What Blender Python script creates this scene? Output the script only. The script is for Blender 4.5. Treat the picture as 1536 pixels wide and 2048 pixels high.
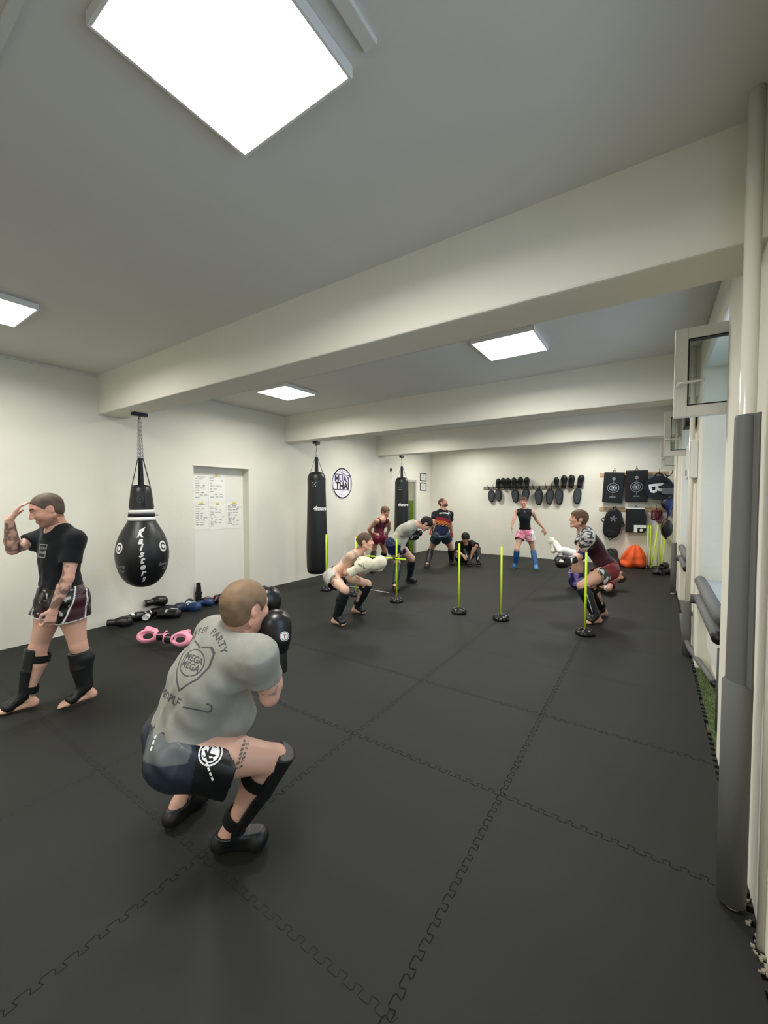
import bpy, bmesh, math, random
import numpy as np
from mathutils import Vector, Matrix

# ---------------------------------------------------------------- scene, camera, light
for o in list(bpy.data.objects):
    bpy.data.objects.remove(o, do_unlink=True)
SC = bpy.context.scene
COL = SC.collection
CAM_H = 1.62
FOC, YAW, PITCH, ROLL = 803.48, 0.590613, -0.0367316, -0.00120
cam_d = bpy.data.cameras.new('camera')
cam_d.sensor_fit = 'HORIZONTAL'
cam_d.sensor_width = 36.0
cam_d.lens = 36.0 * FOC / 1536.0
cam_d.clip_start = 0.02
cam = bpy.data.objects.new('camera', cam_d)
COL.objects.link(cam)
_f = Vector((-math.sin(YAW) * math.cos(PITCH), math.cos(YAW) * math.cos(PITCH), math.sin(PITCH)))
_r = Vector((math.cos(YAW), math.sin(YAW), 0))
_u = _r.cross(_f)
_r2 = _r * math.cos(ROLL) + _u * math.sin(ROLL)
_u2 = -_r * math.sin(ROLL) + _u * math.cos(ROLL)
M = Matrix((( _r2.x, _u2.x, -_f.x, 0), (_r2.y, _u2.y, -_f.y, 0), (_r2.z, _u2.z, -_f.z, CAM_H), (0, 0, 0, 1)))
cam.matrix_world = M
SC.camera = cam

SC.view_settings.view_transform = 'Standard'
SC.view_settings.look = 'None'
SC.view_settings.gamma = 1.0
SC.view_settings.use_curve_mapping = False
SC.view_settings.exposure = 0.0
LAMP = 5.0               # glow of the ceiling panel diffusers
LAMP_W = 44.0            # watts radiated downwards by each panel
SPREAD = 168.0
world = bpy.data.worlds.new('sky')
SC.world = world
world.use_nodes = True
_bg = world.node_tree.nodes['Background']
_bg.inputs[0].default_value = (0.62, 0.76, 1.0, 1)
_bg.inputs[1].default_value = 4.0

# ---------------------------------------------------------------- materials
MATS = {}
def lin(c):
    """sRGB 0-255 -> linear"""
    out = []
    for v in c:
        v = v / 255.0
        out.append(v / 12.92 if v <= 0.04045 else ((v + 0.055) / 1.055) ** 2.4)
    return tuple(out)
def mat(name, col, rough=0.6, metal=0.0, spec=0.4, bump=0.0, bscale=60, var=0.0, vscale=4, attr=False, emis=0, coat=0.0, sheen=0.0, bdist=0.002):
    if name in MATS: return MATS[name]
    m = bpy.data.materials.new(name); m.use_nodes = True
    nt = m.node_tree; b = nt.nodes['Principled BSDF']
    L = lin(col)
    b.inputs['Roughness'].default_value = rough
    b.inputs['Metallic'].default_value = metal
    b.inputs['Specular IOR Level'].default_value = spec
    b.inputs['Coat Weight'].default_value = coat
    b.inputs['Sheen Weight'].default_value = sheen
    tc = nt.nodes.new('ShaderNodeTexCoord')
    src = None
    if attr:
        a = nt.nodes.new('ShaderNodeAttribute'); a.attribute_name = 'Col'
        src = a.outputs['Color']
    if var > 0:
        n = nt.nodes.new('ShaderNodeTexNoise'); n.inputs['Scale'].default_value = vscale; n.inputs['Detail'].default_value = 6
        nt.links.new(tc.outputs['Object'], n.inputs['Vector'])
        r = nt.nodes.new('ShaderNodeMapRange'); r.inputs['From Min'].default_value = 0.3; r.inputs['From Max'].default_value = 0.7
        r.inputs['To Min'].default_value = 1 - var; r.inputs['To Max'].default_value = 1 + var * 0.6
        nt.links.new(n.outputs[0], r.inputs['Value'])
        mx = nt.nodes.new('ShaderNodeVectorMath'); mx.operation = 'SCALE'
        if src: nt.links.new(src, mx.inputs[0])
        else: mx.inputs[0].default_value = L
        nt.links.new(r.outputs[0], mx.inputs['Scale'])
        src = mx.outputs[0]
    if src: nt.links.new(src, b.inputs['Base Color'])
    else: b.inputs['Base Color'].default_value = (*L, 1)
    if bump > 0:
        n2 = nt.nodes.new('ShaderNodeTexNoise'); n2.inputs['Scale'].default_value = bscale; n2.inputs['Detail'].default_value = 4
        nt.links.new(tc.outputs['Object'], n2.inputs['Vector'])
        bp = nt.nodes.new('ShaderNodeBump'); bp.inputs['Strength'].default_value = bump; bp.inputs['Distance'].default_value = bdist
        nt.links.new(n2.outputs[0], bp.inputs['Height']); nt.links.new(bp.outputs[0], b.inputs['Normal'])
    if emis:
        b.inputs['Emission Color'].default_value = (*L, 1); b.inputs['Emission Strength'].default_value = emis
    MATS[name] = m
    return m

# ---------------------------------------------------------------- objects, names, tags
def tag(o, label=None, cat=None, group=None, kind=None):
    if label: o['label'] = label
    if cat: o['category'] = cat
    if group: o['group'] = group
    if kind: o['kind'] = kind
    return o
def empty(name, loc=(0, 0, 0), rz=0.0, label=None, cat=None, group=None):
    o = bpy.data.objects.new(name, None); COL.objects.link(o)
    o.location = loc; o.rotation_euler = (0, 0, rz); o.empty_display_size = 0.1
    return tag(o, label, cat, group)
def link_mesh(name, me, m=None, parent=None, smooth=False):
    o = bpy.data.objects.new(name, me); COL.objects.link(o)
    if m is not None:
        for mm in (m if isinstance(m, (list, tuple)) else [m]): me.materials.append(mm)
    if smooth: me.polygons.foreach_set('use_smooth', [True] * len(me.polygons))
    if parent is not None: o.parent = parent
    return o
class MB:
    """collects shapes into one bmesh"""
    def __init__(s): s.bm = bmesh.new(); s.mi = 0
    def _setmi(s, faces):
        for f in faces: f.material_index = s.mi
    def box(s, lo, hi, bev=0.0, M=None, seg=2):
        lo = Vector(lo); hi = Vector(hi); c = (lo + hi) / 2; d = hi - lo
        T = Matrix.Translation(c) @ Matrix.Diagonal((d.x, d.y, d.z, 1))
        if M is not None: T = M @ T
        r = bmesh.ops.create_cube(s.bm, size=1.0, matrix=T)
        fs = list({f for v in r['verts'] for f in v.link_faces}); s._setmi(fs)
        if bev > 0:
            es = list({e for v in r['verts'] for e in v.link_edges})
            q = bmesh.ops.bevel(s.bm, geom=es, offset=bev, segments=seg, affect='EDGES', profile=0.5)
            s._setmi(q['faces'])
        return s
    def tube(s, pts, r, n=12, caps=True, closed=False, flat=None):
        pts = [Vector(p) for p in pts]; N = len(pts)
        rs = r if isinstance(r, (list, tuple)) else [r] * N
        rings = []; up = None
        for i, p in enumerate(pts):
            if closed: t = (pts[(i + 1) % N] - pts[i - 1])
            else: t = pts[min(i + 1, N - 1)] - pts[max(i - 1, 0)]
            t.normalize()
            if up is None:
                up = Vector((0, 0, 1)) if abs(t.z) < 0.9 else Vector((1, 0, 0))
                if flat is not None: up = Vector(flat[0])
            a = up - t * up.dot(t); a.normalize(); b = t.cross(a); up = a
            fa, fb = (flat[1], flat[2]) if flat is not None else (1, 1)
            rings.append([s.bm.verts.new(p + (a * math.cos(k * 2 * math.pi / n) * fa + b * math.sin(k * 2 * math.pi / n) * fb) * rs[i]) for k in range(n)])
        fs = []
        for i in range(N if closed else N - 1):
            A = rings[i]; B = rings[(i + 1) % N]
            for k in range(n):
                fs.append(s.bm.faces.new((A[k], A[(k + 1) % n], B[(k + 1) % n], B[k])))
        if caps and not closed:
            fs.append(s.bm.faces.new(rings[0][::-1])); fs.append(s.bm.faces.new(rings[-1]))
        for f in fs: f.smooth = True; f.material_index = s.mi
        return s
    def lathe(s, prof, n=48, c=(0, 0, 0), arc=None):
        """prof: list of (radius, z)"""
        c = Vector(c); rings = []
        for (r, z) in prof:
            if r < 1e-5: rings.append([s.bm.verts.new(c + Vector((0, 0, z)))])
            else: rings.append([s.bm.verts.new(c + Vector((r * math.cos(2 * math.pi * k / n), r * math.sin(2 * math.pi * k / n), z))) for k in range(n)])
        for A, B in zip(rings, rings[1:]):
            for k in range(n):
                k2 = (k + 1) % n
                if len(A) == 1 and len(B) == 1: continue
                if len(A) == 1: f = s.bm.faces.new((A[0], B[k], B[k2]))
                elif len(B) == 1: f = s.bm.faces.new((A[k], B[0], A[k2]))
                else: f = s.bm.faces.new((A[k], B[k], B[k2], A[k2]))
                f.smooth = True; f.material_index = s.mi
        return s
    def prism(s, poly, d0, d1, M=None, bev=0.0):
        """poly in local xy, extruded along local z from d0 to d1"""
        M = M or Matrix()
        a = [s.bm.verts.new(M @ Vector((x, y, d0))) for x, y in poly]
        b = [s.bm.verts.new(M @ Vector((x, y, d1))) for x, y in poly]
        n = len(poly); fs = [s.bm.faces.new(a[::-1]), s.bm.faces.new(b)]
        for k in range(n): fs.append(s.bm.faces.new((a[k], a[(k + 1) % n], b[(k + 1) % n], b[k])))
        s._setmi(fs)
        if bev > 0:
            es = list({e for f in fs[:2] for e in f.edges})
            q = bmesh.ops.bevel(s.bm, geom=es, offset=bev, segments=3, affect='EDGES', profile=0.5); s._setmi(q['faces'])
        return s
    def torus(s, c, R, r, M=None, n=24, m=8, sx=1.0, sy=1.0):
        M = M or Matrix(); c = Vector(c)
        pts = [c + (M.to_3x3() @ Vector((R * sx * math.cos(t), R * sy * math.sin(t), 0))) for t in [2 * math.pi * k / n for k in range(n)]]
        return s.tube(pts, r, n=m, closed=True)
    def sphere(s, c, r, sc=(1, 1, 1), M=None, seg=16):
        T = Matrix.Translation(c) @ (M or Matrix()) @ Matrix.Diagonal((*sc, 1))
        q = bmesh.ops.create_uvsphere(s.bm, u_segments=seg, v_segments=seg // 2 + 2, radius=r, matrix=T)
        for v in q['verts']:
            for f in v.link_faces: f.smooth = True; f.material_index = s.mi
        return s
    def quad(s, a, b, c, d):
        f = s.bm.faces.new([s.bm.verts.new(p) for p in (a, b, c, d)]); f.material_index = s.mi; return s
    def build(s, name, m, parent=None):
        bmesh.ops.recalc_face_normals(s.bm, faces=s.bm.faces[:])
        me = bpy.data.meshes.new(name); s.bm.to_mesh(me); s.bm.free()
        return link_mesh(name, me, m, parent)
def frame(x, y, z=None, o=(0, 0, 0)):
    """matrix with local x, y axes given"""
    x = Vector(x).normalized(); y = Vector(y); y = (y - x * x.dot(y)).normalized(); z = x.cross(y)
    return Matrix(((x.x, y.x, z.x, o[0]), (x.y, y.y, z.y, o[1]), (x.z, y.z, z.z, o[2]), (0, 0, 0, 1)))
def kids(o): return [c for c in bpy.data.objects if c.parent == o]
def copy_tree(o, parent=None):
    c = o.copy(); COL.objects.link(c); c.parent = parent
    for ch in kids(o): copy_tree(ch, c)
    return c

# ---------------------------------------------------------------- lettering
_TXT = {}
def text_tris(s, bold=0.0, shear=0.0):
    """flat triangles of a string, height of a capital about 0.7"""
    key = (s, bold, shear)
    if key in _TXT: return _TXT[key]
    cu = bpy.data.curves.new('lettering', 'FONT'); cu.body = s; cu.align_x = 'CENTER'; cu.offset = bold; cu.shear = shear; cu.resolution_u = 2
    o = bpy.data.objects.new('lettering', cu); COL.objects.link(o)
    dg = bpy.context.evaluated_depsgraph_get(); me = o.evaluated_get(dg).to_mesh()
    me.calc_loop_triangles()
    V = [tuple(v.co[:2]) for v in me.vertices]; T = [tuple(t.vertices) for t in me.loop_triangles]
    o.evaluated_get(dg).to_mesh_clear(); bpy.data.objects.remove(o); bpy.data.curves.remove(cu)
    _TXT[key] = (V, T); return _TXT[key]
def ring_tris(r0, r1, n=36, cx=0, cy=0, sx=1, sy=1, a0=0, a1=2 * math.pi):
    V = []; T = []
    for k in range(n + 1):
        t = a0 + (a1 - a0) * k / n
        V += [(cx + r0 * sx * math.cos(t), cy + r0 * sy * math.sin(t)), (cx + r1 * sx * math.cos(t), cy + r1 * sy * math.sin(t))]
    for k in range(n):
        a = 2 * k; T += [(a, a + 1, a + 3), (a, a + 3, a + 2)]
    return V, T
def poly_tris(pts):
    return list(pts), [(0, i, i + 1) for i in range(1, len(pts) - 1)]
def merge_tris(items):
    """items: list of ((V,T), scale, dx, dy, rot)"""
    V = []; T = []
    for (vt, s, dx, dy, rot) in items:
        b = len(V); c, sn = math.cos(rot), math.sin(rot)
        V += [((x * c - y * sn) * s + dx, (x * sn + y * c) * s + dy) for x, y in vt[0]]
        T += [tuple(b + i for i in t) for t in vt[1]]
    return V, T
def arc_text(s, R, size, a_mid, span, inward=False, bold=0.0):
    """letters set round a circle of radius R; returns merged triangles"""
    items = []; n = len(s)
    for i, ch in enumerate(s):
        if ch == ' ': continue
        t = (i - (n - 1) / 2) / max(1, n - 1) * span
        a = a_mid - t if not inward else a_mid + t
        rot = a - math.pi / 2 if not inward else a + math.pi / 2
        items.append((text_tris(ch, bold), size, R * math.cos(a), R * math.sin(a), rot))
    return merge_tris(items)
def decal(name, vt, fn, m, parent, dice=0.0):
    """maps flat triangles through fn(x, y) -> 3D point(s)"""
    bm = bmesh.new(); vs = [bm.verts.new((x, y, 0)) for x, y in vt[0]]
    for t in vt[1]:
        try: bm.faces.new([vs[i] for i in t])
        except ValueError: pass
    if dice > 0:
        for _ in range(4):
            es = [e for e in bm.edges if e.calc_length() > dice]
            if not es: break
            bmesh.ops.subdivide_edges(bm, edges=es, cuts=1)
            bmesh.ops.triangulate(bm, faces=bm.faces[:])
    P = np.array([v.co[:2] for v in bm.verts])
    Q = fn(P[:, 0], P[:, 1])
    for v, q in zip(bm.verts, Q): v.co = q
    me = bpy.data.meshes.new(name); bm.to_mesh(me); bm.free()
    return link_mesh(name, me, m, parent)
def plane_map(o, x, y, off=0.0):
    o = np.array(o, float); x = np.array(x, float); y = np.array(y, float); n = np.cross(x, y)
    return lambda X, Y: o + X[:, None] * x + Y[:, None] * y + n * off

# ---------------------------------------------------------------- soft bodies: distance fields meshed with surface nets
def V3(p): return np.array(p, float)
def unit(v): v = np.array(v, float); return v / max(1e-9, np.linalg.norm(v))
class Vol:
    def __init__(s, lo, hi, h):
        s.h = h; s.lo = np.array(lo, float); s.n = np.maximum(4, np.ceil((np.array(hi) - s.lo) / h).astype(int) + 1)
        s.D = np.full(tuple(s.n), 0.08, np.float32)
    def twin(s):
        w = Vol.__new__(Vol); w.h = s.h; w.lo = s.lo; w.n = s.n; w.D = np.full(tuple(s.n), 0.08, np.float32); return w
    def _sl(s, lo, hi):
        a = np.clip(np.floor((np.array(lo) - s.lo) / s.h).astype(int), 0, s.n); b = np.clip(np.ceil((np.array(hi) - s.lo) / s.h).astype(int) + 1, 0, s.n)
        if (b <= a).any(): return None, None
        ax = [(s.lo[i] + s.h * np.arange(a[i], b[i])).astype(np.float32) for i in range(3)]
        return tuple(slice(a[i], b[i]) for i in range(3)), (ax[0][:, None, None], ax[1][None, :, None], ax[2][None, None, :])
    def add(s, prim, k=0.02, infl=0.0):
        lo, hi, fn = prim; pad = k + infl + 2.5 * s.h
        sl, g = s._sl(lo - pad, hi + pad)
        if sl is None: return s
        d = (fn(*g) - infl).astype(np.float32); D = s.D[sl]
        if k > 0:
            hh = np.maximum(k - np.abs(D - d), 0) / k
            s.D[sl] = np.minimum(D, d) - hh * hh * k * 0.25
        else: s.D[sl] = np.minimum(D, d)
        return s
    def sub(s, prim, k=0.005):
        lo, hi, fn = prim; pad = k + 2.5 * s.h
        sl, g = s._sl(lo - pad, hi + pad)
        if sl is None: return s
        d = -fn(*g); D = s.D[sl]
        hh = np.maximum(k - np.abs(D - d), 0) / max(k, 1e-6)
        s.D[sl] = (np.maximum(D, d) + hh * hh * k * 0.25).astype(np.float32)
        return s
    def grid(s):
        ax = [(s.lo[i] + s.h * np.arange(s.n[i])).astype(np.float32) for i in range(3)]
        return ax[0][:, None, None], ax[1][None, :, None], ax[2][None, None, :]
    def clip(s, p, n):
        """keep the side where (x - p).n < 0"""
        n = unit(n); X, Y, Z = s.grid()
        s.D = np.maximum(s.D, ((X - p[0]) * n[0] + (Y - p[1]) * n[1] + (Z - p[2]) * n[2]).astype(np.float32)); return s
    def wrinkle(s, amp, fn):
        X, Y, Z = s.grid(); s.D = (s.D + amp * fn(X, Y, Z)).astype(np.float32); return s
    def sample(s, P):
        q = (P - s.lo) / s.h; i = np.clip(np.floor(q).astype(int), 0, s.n - 2); f = q - i
        D = s.D; out = 0
        for a in (0, 1):
            for b in (0, 1):
                for c in (0, 1):
                    w = (f[:, 0] if a else 1 - f[:, 0]) * (f[:, 1] if b else 1 - f[:, 1]) * (f[:, 2] if c else 1 - f[:, 2])
                    out = out + w * D[i[:, 0] + a, i[:, 1] + b, i[:, 2] + c]
        return out
    def mesh(s):
        D = s.D; S = D < 0
        N = np.array(D.shape) - 1
        cnt = np.zeros(N, np.float32); acc = [np.zeros(N, np.float32) for _ in range(3)]
        for ax in range(3):
            o = [a for a in range(3) if a != ax]
            A = [slice(None)] * 3; B = [slice(None)] * 3; A[ax] = slice(0, -1); B[ax] = slice(1, None)
            d0 = D[tuple(A)]; d1 = D[tuple(B)]; cr = (S[tuple(A)] != S[tuple(B)])
            t = np.where(cr, d0 / np.where(cr, d0 - d1, 1), 0)
            for u in (0, 1):
                for v in (0, 1):
                    sl = [slice(None)] * 3
                    sl[o[0]] = slice(u, u + N[o[0]]); sl[o[1]] = slice(v, v + N[o[1]])
                    c = cr[tuple(sl)].astype(np.float32); cnt += c
                    acc[ax] += t[tuple(sl)] * c
                    acc[o[0]] += u * c; acc[o[1]] += v * c
        act = cnt > 0; idx = np.full(N, -1, np.int64); ids = np.argwhere(act); idx[act] = np.arange(len(ids))
        V = np.stack([ids[:, a] + acc[a][act] / cnt[act] for a in range(3)], 1) * s.h + s.lo
        F = []
        for ax in range(3):
            o = [(ax + 1) % 3, (ax + 2) % 3]
            A = [slice(None)] * 3; B = [slice(None)] * 3; A[ax] = slice(0, -1); B[ax] = slice(1, None)
            for a in o: A[a] = slice(1, -1); B[a] = slice(1, -1)
            s0 = S[tuple(A)]; s1 = S[tuple(B)]; cr = np.argwhere(s0 != s1)
            if not len(cr): continue
            flip = s1[tuple(cr.T)]
            cr = cr.copy()
            for a in o: cr[:, a] += 1
            q = []
            for (u, v) in ((0, 0), (1, 0), (1, 1), (0, 1)):
                c = cr.copy(); c[:, o[0]] -= 1 - u; c[:, o[1]] -= 1 - v
                q.append(idx[tuple(c.T)])
            q = np.stack(q, 1); q[flip] = q[flip][:, ::-1]
            F.append(q)
        F = np.concatenate(F) if F else np.zeros((0, 4), int)
        F = F[(F >= 0).all(1)]
        return V, F
    def build(s, name, m, parent=None, paint=None, relax=1):
        V, F = s.mesh()
        for _ in range(relax):
            A = np.zeros_like(V); c = np.zeros(len(V))
            for a, b in ((0, 1), (1, 2), (2, 3), (3, 0)):
                np.add.at(A, F[:, a], V[F[:, b]]); np.add.at(A, F[:, b], V[F[:, a]]); np.add.at(c, F[:, a], 1); np.add.at(c, F[:, b], 1)
            V = 0.5 * V + 0.5 * A / np.maximum(c, 1)[:, None]
        me = bpy.data.meshes.new(name)
        me.vertices.add(len(V)); me.vertices.foreach_set('co', V.astype(np.float32).ravel())
        me.loops.add(4 * len(F)); me.loops.foreach_set('vertex_index', F.ravel().astype(np.int32))
        me.polygons.add(len(F)); me.polygons.foreach_set('loop_start', (np.arange(len(F)) * 4).astype(np.int32))
        me.polygons.foreach_set('loop_total', np.full(len(F), 4, np.int32))
        me.update(); me.validate()
        if paint is not None:
            c = np.ones((len(V), 4), np.float32); c[:, :3] = paint(V)
            at = me.color_attributes.new('Col', 'FLOAT_COLOR', 'POINT'); at.data.foreach_set('color', c.ravel())
        return link_mesh(name, me, m, parent, smooth=True)
def cone(a, b, ra, rb, sq=None):
    """tapered capsule; sq = (axis, factor>1) flattens it along that axis"""
    a = V3(a); b = V3(b); ab = b - a; L2 = max(1e-9, ab @ ab); r = max(ra, rb)
    if sq is not None: ns = unit(sq[0]); kk = sq[1] ** 2 - 1
    def fn(X, Y, Z):
        t = np.clip(((X - a[0]) * ab[0] + (Y - a[1]) * ab[1] + (Z - a[2]) * ab[2]) / L2, 0, 1)
        dx = X - a[0] - t * ab[0]; dy = Y - a[1] - t * ab[1]; dz = Z - a[2] - t * ab[2]
        q = dx * dx + dy * dy + dz * dz
        if sq is not None: q = q + kk * (dx * ns[0] + dy * ns[1] + dz * ns[2]) ** 2
        return np.sqrt(q) - (ra + (rb - ra) * t)
    return np.minimum(a, b) - r, np.maximum(a, b) + r, fn
def flatcone(a, b, ra, rb, sq=None):
    """tapered cylinder cut flat at both ends"""
    a = V3(a); b = V3(b); ab = b - a; L = np.linalg.norm(ab); u = ab / L; r = max(ra, rb)
    if sq is not None: ns = unit(sq[0]); kk = sq[1] ** 2 - 1
    def fn(X, Y, Z):
        s_ = (X - a[0]) * u[0] + (Y - a[1]) * u[1] + (Z - a[2]) * u[2]
        dx = X - a[0] - s_ * u[0]; dy = Y - a[1] - s_ * u[1]; dz = Z - a[2] - s_ * u[2]
        q = dx * dx + dy * dy + dz * dz
        if sq is not None: q = q + kk * (dx * ns[0] + dy * ns[1] + dz * ns[2]) ** 2
        t = np.clip(s_ / L, 0, 1)
        return np.maximum(np.sqrt(q) - (ra + (rb - ra) * t), np.maximum(-s_, s_ - L))
    return np.minimum(a, b) - r, np.maximum(a, b) + r, fn
def ell(c, rad, R=None):
    c = V3(c); rad = V3(rad); R = np.eye(3) if R is None else np.array(R, float); m = rad.max()
    def fn(X, Y, Z):
        x, y, z = X - c[0], Y - c[1], Z - c[2]
        q = [(x * R[i][0] + y * R[i][1] + z * R[i][2]) / rad[i] for i in range(3)]
        k0 = np.sqrt(q[0] ** 2 + q[1] ** 2 + q[2] ** 2) + 1e-6
        k1 = np.sqrt((q[0] / rad[0]) ** 2 + (q[1] / rad[1]) ** 2 + (q[2] / rad[2]) ** 2) + 1e-6
        return k0 * (k0 - 1) / k1
    return c - m, c + m, fn
def rbox(c, half, R=None, rnd=0.01):
    c = V3(c); half = V3(half); R = np.eye(3) if R is None else np.array(R, float); m = np.linalg.norm(half)
    def fn(X, Y, Z):
        x, y, z = X - c[0], Y - c[1], Z - c[2]
        q = [np.abs(x * R[i][0] + y * R[i][1] + z * R[i][2]) - half[i] + rnd for i in range(3)]
        o = np.sqrt(sum(np.maximum(v, 0) ** 2 for v in q))
        return o + np.minimum(np.maximum(q[0], np.maximum(q[1], q[2])), 0) - rnd
    return c - m, c + m, fn
def bounds(prims, pad=0.03):
    return np.min([p[0] for p in prims], 0) - pad, np.max([p[1] for p in prims], 0) + pad
def on_vol(vol, o, x, y, depth=0.5, off=0.0015):
    """maps (X, Y) in the plane (o; x, y) onto the surface of vol, travelling along -(x cross y)"""
    o = V3(o); x = unit(x); y = unit(y); n = unit(np.cross(x, y))
    def fn(X, Y):
        P = o + X[:, None] * x + Y[:, None] * y
        t = np.zeros(len(P)); hit = np.zeros(len(P), bool)
        for i in range(160):
            Q = P - n * t[:, None]; d = vol.sample(Q); hit |= d < 0.0
            t = np.where(hit, t, t + np.maximum(d * 0.6, vol.h * 0.15))
            if hit.all() or i * vol.h * 0.15 > depth * 4: break
        t = np.where(hit, t, np.median(t[hit]) if hit.any() else 0)
        return P - n * (t - off)[:, None]
    return fn

# ---------------------------------------------------------------- the room
XL, XR, YB, YF, ZC = -5.73, 0.36, 11.1, -3.4, 3.12
ZBEAM = 2.645
wallm = mat('wall paint', (226, 223, 208), 0.75, spec=0.25, bump=0.5, bscale=22, var=0.035, vscale=1.6, bdist=0.004)
ceilm = mat('ceiling paint', (216, 215, 208), 0.9, spec=0.1, bump=0.25, bscale=40, var=0.02, vscale=1)
beamm = mat('beam paint', (228, 225, 211), 0.8, spec=0.2, bump=0.3, bscale=25, var=0.02, vscale=2)
whitem = mat('white plastic', (232, 232, 226), 0.35, spec=0.5)
glossw = mat('gloss white pipe paint', (226, 222, 208), 0.16, spec=0.6, bump=0.35, bscale=30)
matm = mat('rubber mat', (32, 33, 30), 0.64, spec=0.28, bump=0.6, bscale=260, var=0.09, vscale=2.2, bdist=0.001)
seamm = mat('mat seam', (28, 28, 27), 0.9, spec=0.1)
foamm = mat('grey foam pipe padding', (102, 103, 101), 0.6, spec=0.3, bump=0.3, bscale=40)
foamd = mat('dark grey foam pipe padding', (74, 75, 74), 0.65, spec=0.3, bump=0.3, bscale=40)
blackm = mat('black rubber', (20, 20, 21), 0.5, spec=0.4)
steelm = mat('galvanised steel', (170, 170, 168), 0.35, metal=0.9)
darkmetal = mat('dark painted steel', (38, 38, 48), 0.45, metal=0.3)
concm = mat('concrete screed', (96, 94, 88), 0.9, bump=0.8, bscale=30, var=0.2, vscale=8)

def puzzle_line(fixed, a, b, axis, pitch=0.066, amp=0.014):
    """meander of the interlocking mat edge along an axis"""
    pts = []; n = int((b - a) / pitch); s = 1
    for i in range(n):
        u = a + i * pitch
        for (du, dv) in ((0.10, -0.6), (0.0, 0.9), (0.14, 1.0), (0.36, 1.0), (0.5, 0.9), (0.40, -0.6)):
            pts.append((u + du * pitch, fixed + dv * amp))
        pts.append((u + 0.52 * pitch, fixed - 1.0 * amp)); pts.append((u + 0.98 * pitch, fixed - 1.0 * amp))
    return [(p[1], p[0]) for p in pts] if axis == 'y' else pts
def ribbon(bm, pts, w, z, mi):
    prev = None
    for i, p in enumerate(pts):
        a = pts[max(0, i - 1)]; b = pts[min(len(pts) - 1, i + 1)]
        t = Vector((b[0] - a[0], b[1] - a[1], 0)); 
        if t.length < 1e-6: continue
        t.normalize(); nn = Vector((-t.y, t.x, 0)) * w / 2
        q = (bm.verts.new((p[0] + nn.x, p[1] + nn.y, z)), bm.verts.new((p[0] - nn.x, p[1] - nn.y, z)))
        if prev:
            f = bm.faces.new((prev[0], prev[1], q[1], q[0])); f.material_index = mi
        prev = q
fl = MB()
fl.box((XL, YF, -0.025), (0.335, YB, 0.0))
# interlocking teeth of the outer mat edge
for i in range(210):
    y = YF + 0.05 + i * 0.067
    if y > YB - 0.05: break
    if random.Random(i).random() < 0.9: fl.box((0.33, y, -0.025), (0.358, y + 0.036, -0.0005))
random.seed(7)
sx = [-5.75 + 1.0217 * k for k in range(0, 7)]
SX = [-5.74 + 0.02, -4.72, -3.70, -2.70, -1.668, -0.657]
SY = [-2.9, -1.93, -0.95, 0.02, 1.0, 2.125, 3.095, 4.03, 4.945, 5.92, 6.9, 7.87, 8.84, 9.81, 10.78]
for x in SX[1:]: ribbon(fl.bm, puzzle_line(x, YF + 0.1, YB - 0.1, 'y'), 0.0045 if x == -0.657 else (0.003 if x == -1.668 else 0.0013), 0.0006, 1)
for y in SY: ribbon(fl.bm, puzzle_line(y, XL + 0.05, 0.33, 'x'), 0.0028 if 2 < y < 3.2 else 0.0014, 0.0009, 1)
tag(fl.build('floor', [matm, seamm]), kind='structure')
sf = MB(); sf.box((XL - 0.2, YF, -0.10), (1.0, YB + 0.1, -0.026))
tag(sf.build('trim_1', concm), kind='structure')

cl = MB(); cl.box((XL - 0.3, YF - 0.2, ZC), (1.0, YB + 0.3, ZC + 0.12))
tag(cl.build('ceiling', ceilm), kind='structure')

# left wall with the shallow door recess and the far doorway
DR0, DR1, DRH = 3.425, 4.41, 2.10
DD0, DD1, DDH = 9.38, 10.19, 2.085
wl = MB()
T = 0.17
wl.box((XL - T, YF - 0.2, -0.1), (XL, DR0, ZC)); wl.box((XL - T, DR0, DRH), (XL, DR1, ZC)); wl.box((XL - T, DR1, -0.1), (XL, 8.4, ZC)); wl.box((XL - 0.06, 8.4, -0.1), (XL, DD0, ZC))
wl.box((XL - 0.06, DD0, DDH), (XL, DD1, ZC)); wl.box((XL - 0.06, DD1, -0.1), (XL, YB + 0.1, ZC))
# a slim raised plaster edge above the recess
wl.box((XL - 0.001, DR0 - 0.02, DRH), (XL + 0.008, DR1 + 0.02, DRH + 0.012))
tag(wl.build('wall_left', wallm), kind='structure')
d1 = MB(); d1.box((XL - T - 0.05, DR0 - 0.05, -0.1), (XL - 0.162, DR1 + 0.05, DRH + 0.05))
tag(d1.build('door_1', mat('white painted door panel', (232, 230, 218), 0.5, spec=0.35, bump=0.15, bscale=12)), kind='structure')
# doorway: frame and the lobby behind it, white above, green below
df = MB(); df.box((XL - 0.055, DD1 - 0.02, -0.1), (XL + 0.012, DD1 + 0.03, DDH + 0.03), 0.004); df.box((XL - 0.055, DD0 - 0.03, -0.1), (XL + 0.012, DD0 + 0.035, DDH + 0.03), 0.004)
df.box((XL - 0.055, DD0, DDH - 0.03), (XL + 0.012, DD1, DDH + 0.03), 0.004)
tag(df.build('door_2', mat('grey door frame', (178, 180, 172), 0.5)), kind='structure')
lob = MB()
lob.box((XL - 2.6, 10.34, 1.52), (XL - 0.062, 10.44, 2.6)); lob.box((XL - 2.7, 8.6, 0), (XL - 2.6, 10.44, 2.6)); lob.box((XL - 2.6, 8.5, 0), (XL - 0.062, 8.6, 2.6)); lob.box((XL - 2.6, 8.6, 2.5), (XL - 0.062, 10.4, 2.6))
lob.mi = 1; lob.box((XL - 2.6, 10.335, 0), (XL - 0.062, 10.44, 1.52))
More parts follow.
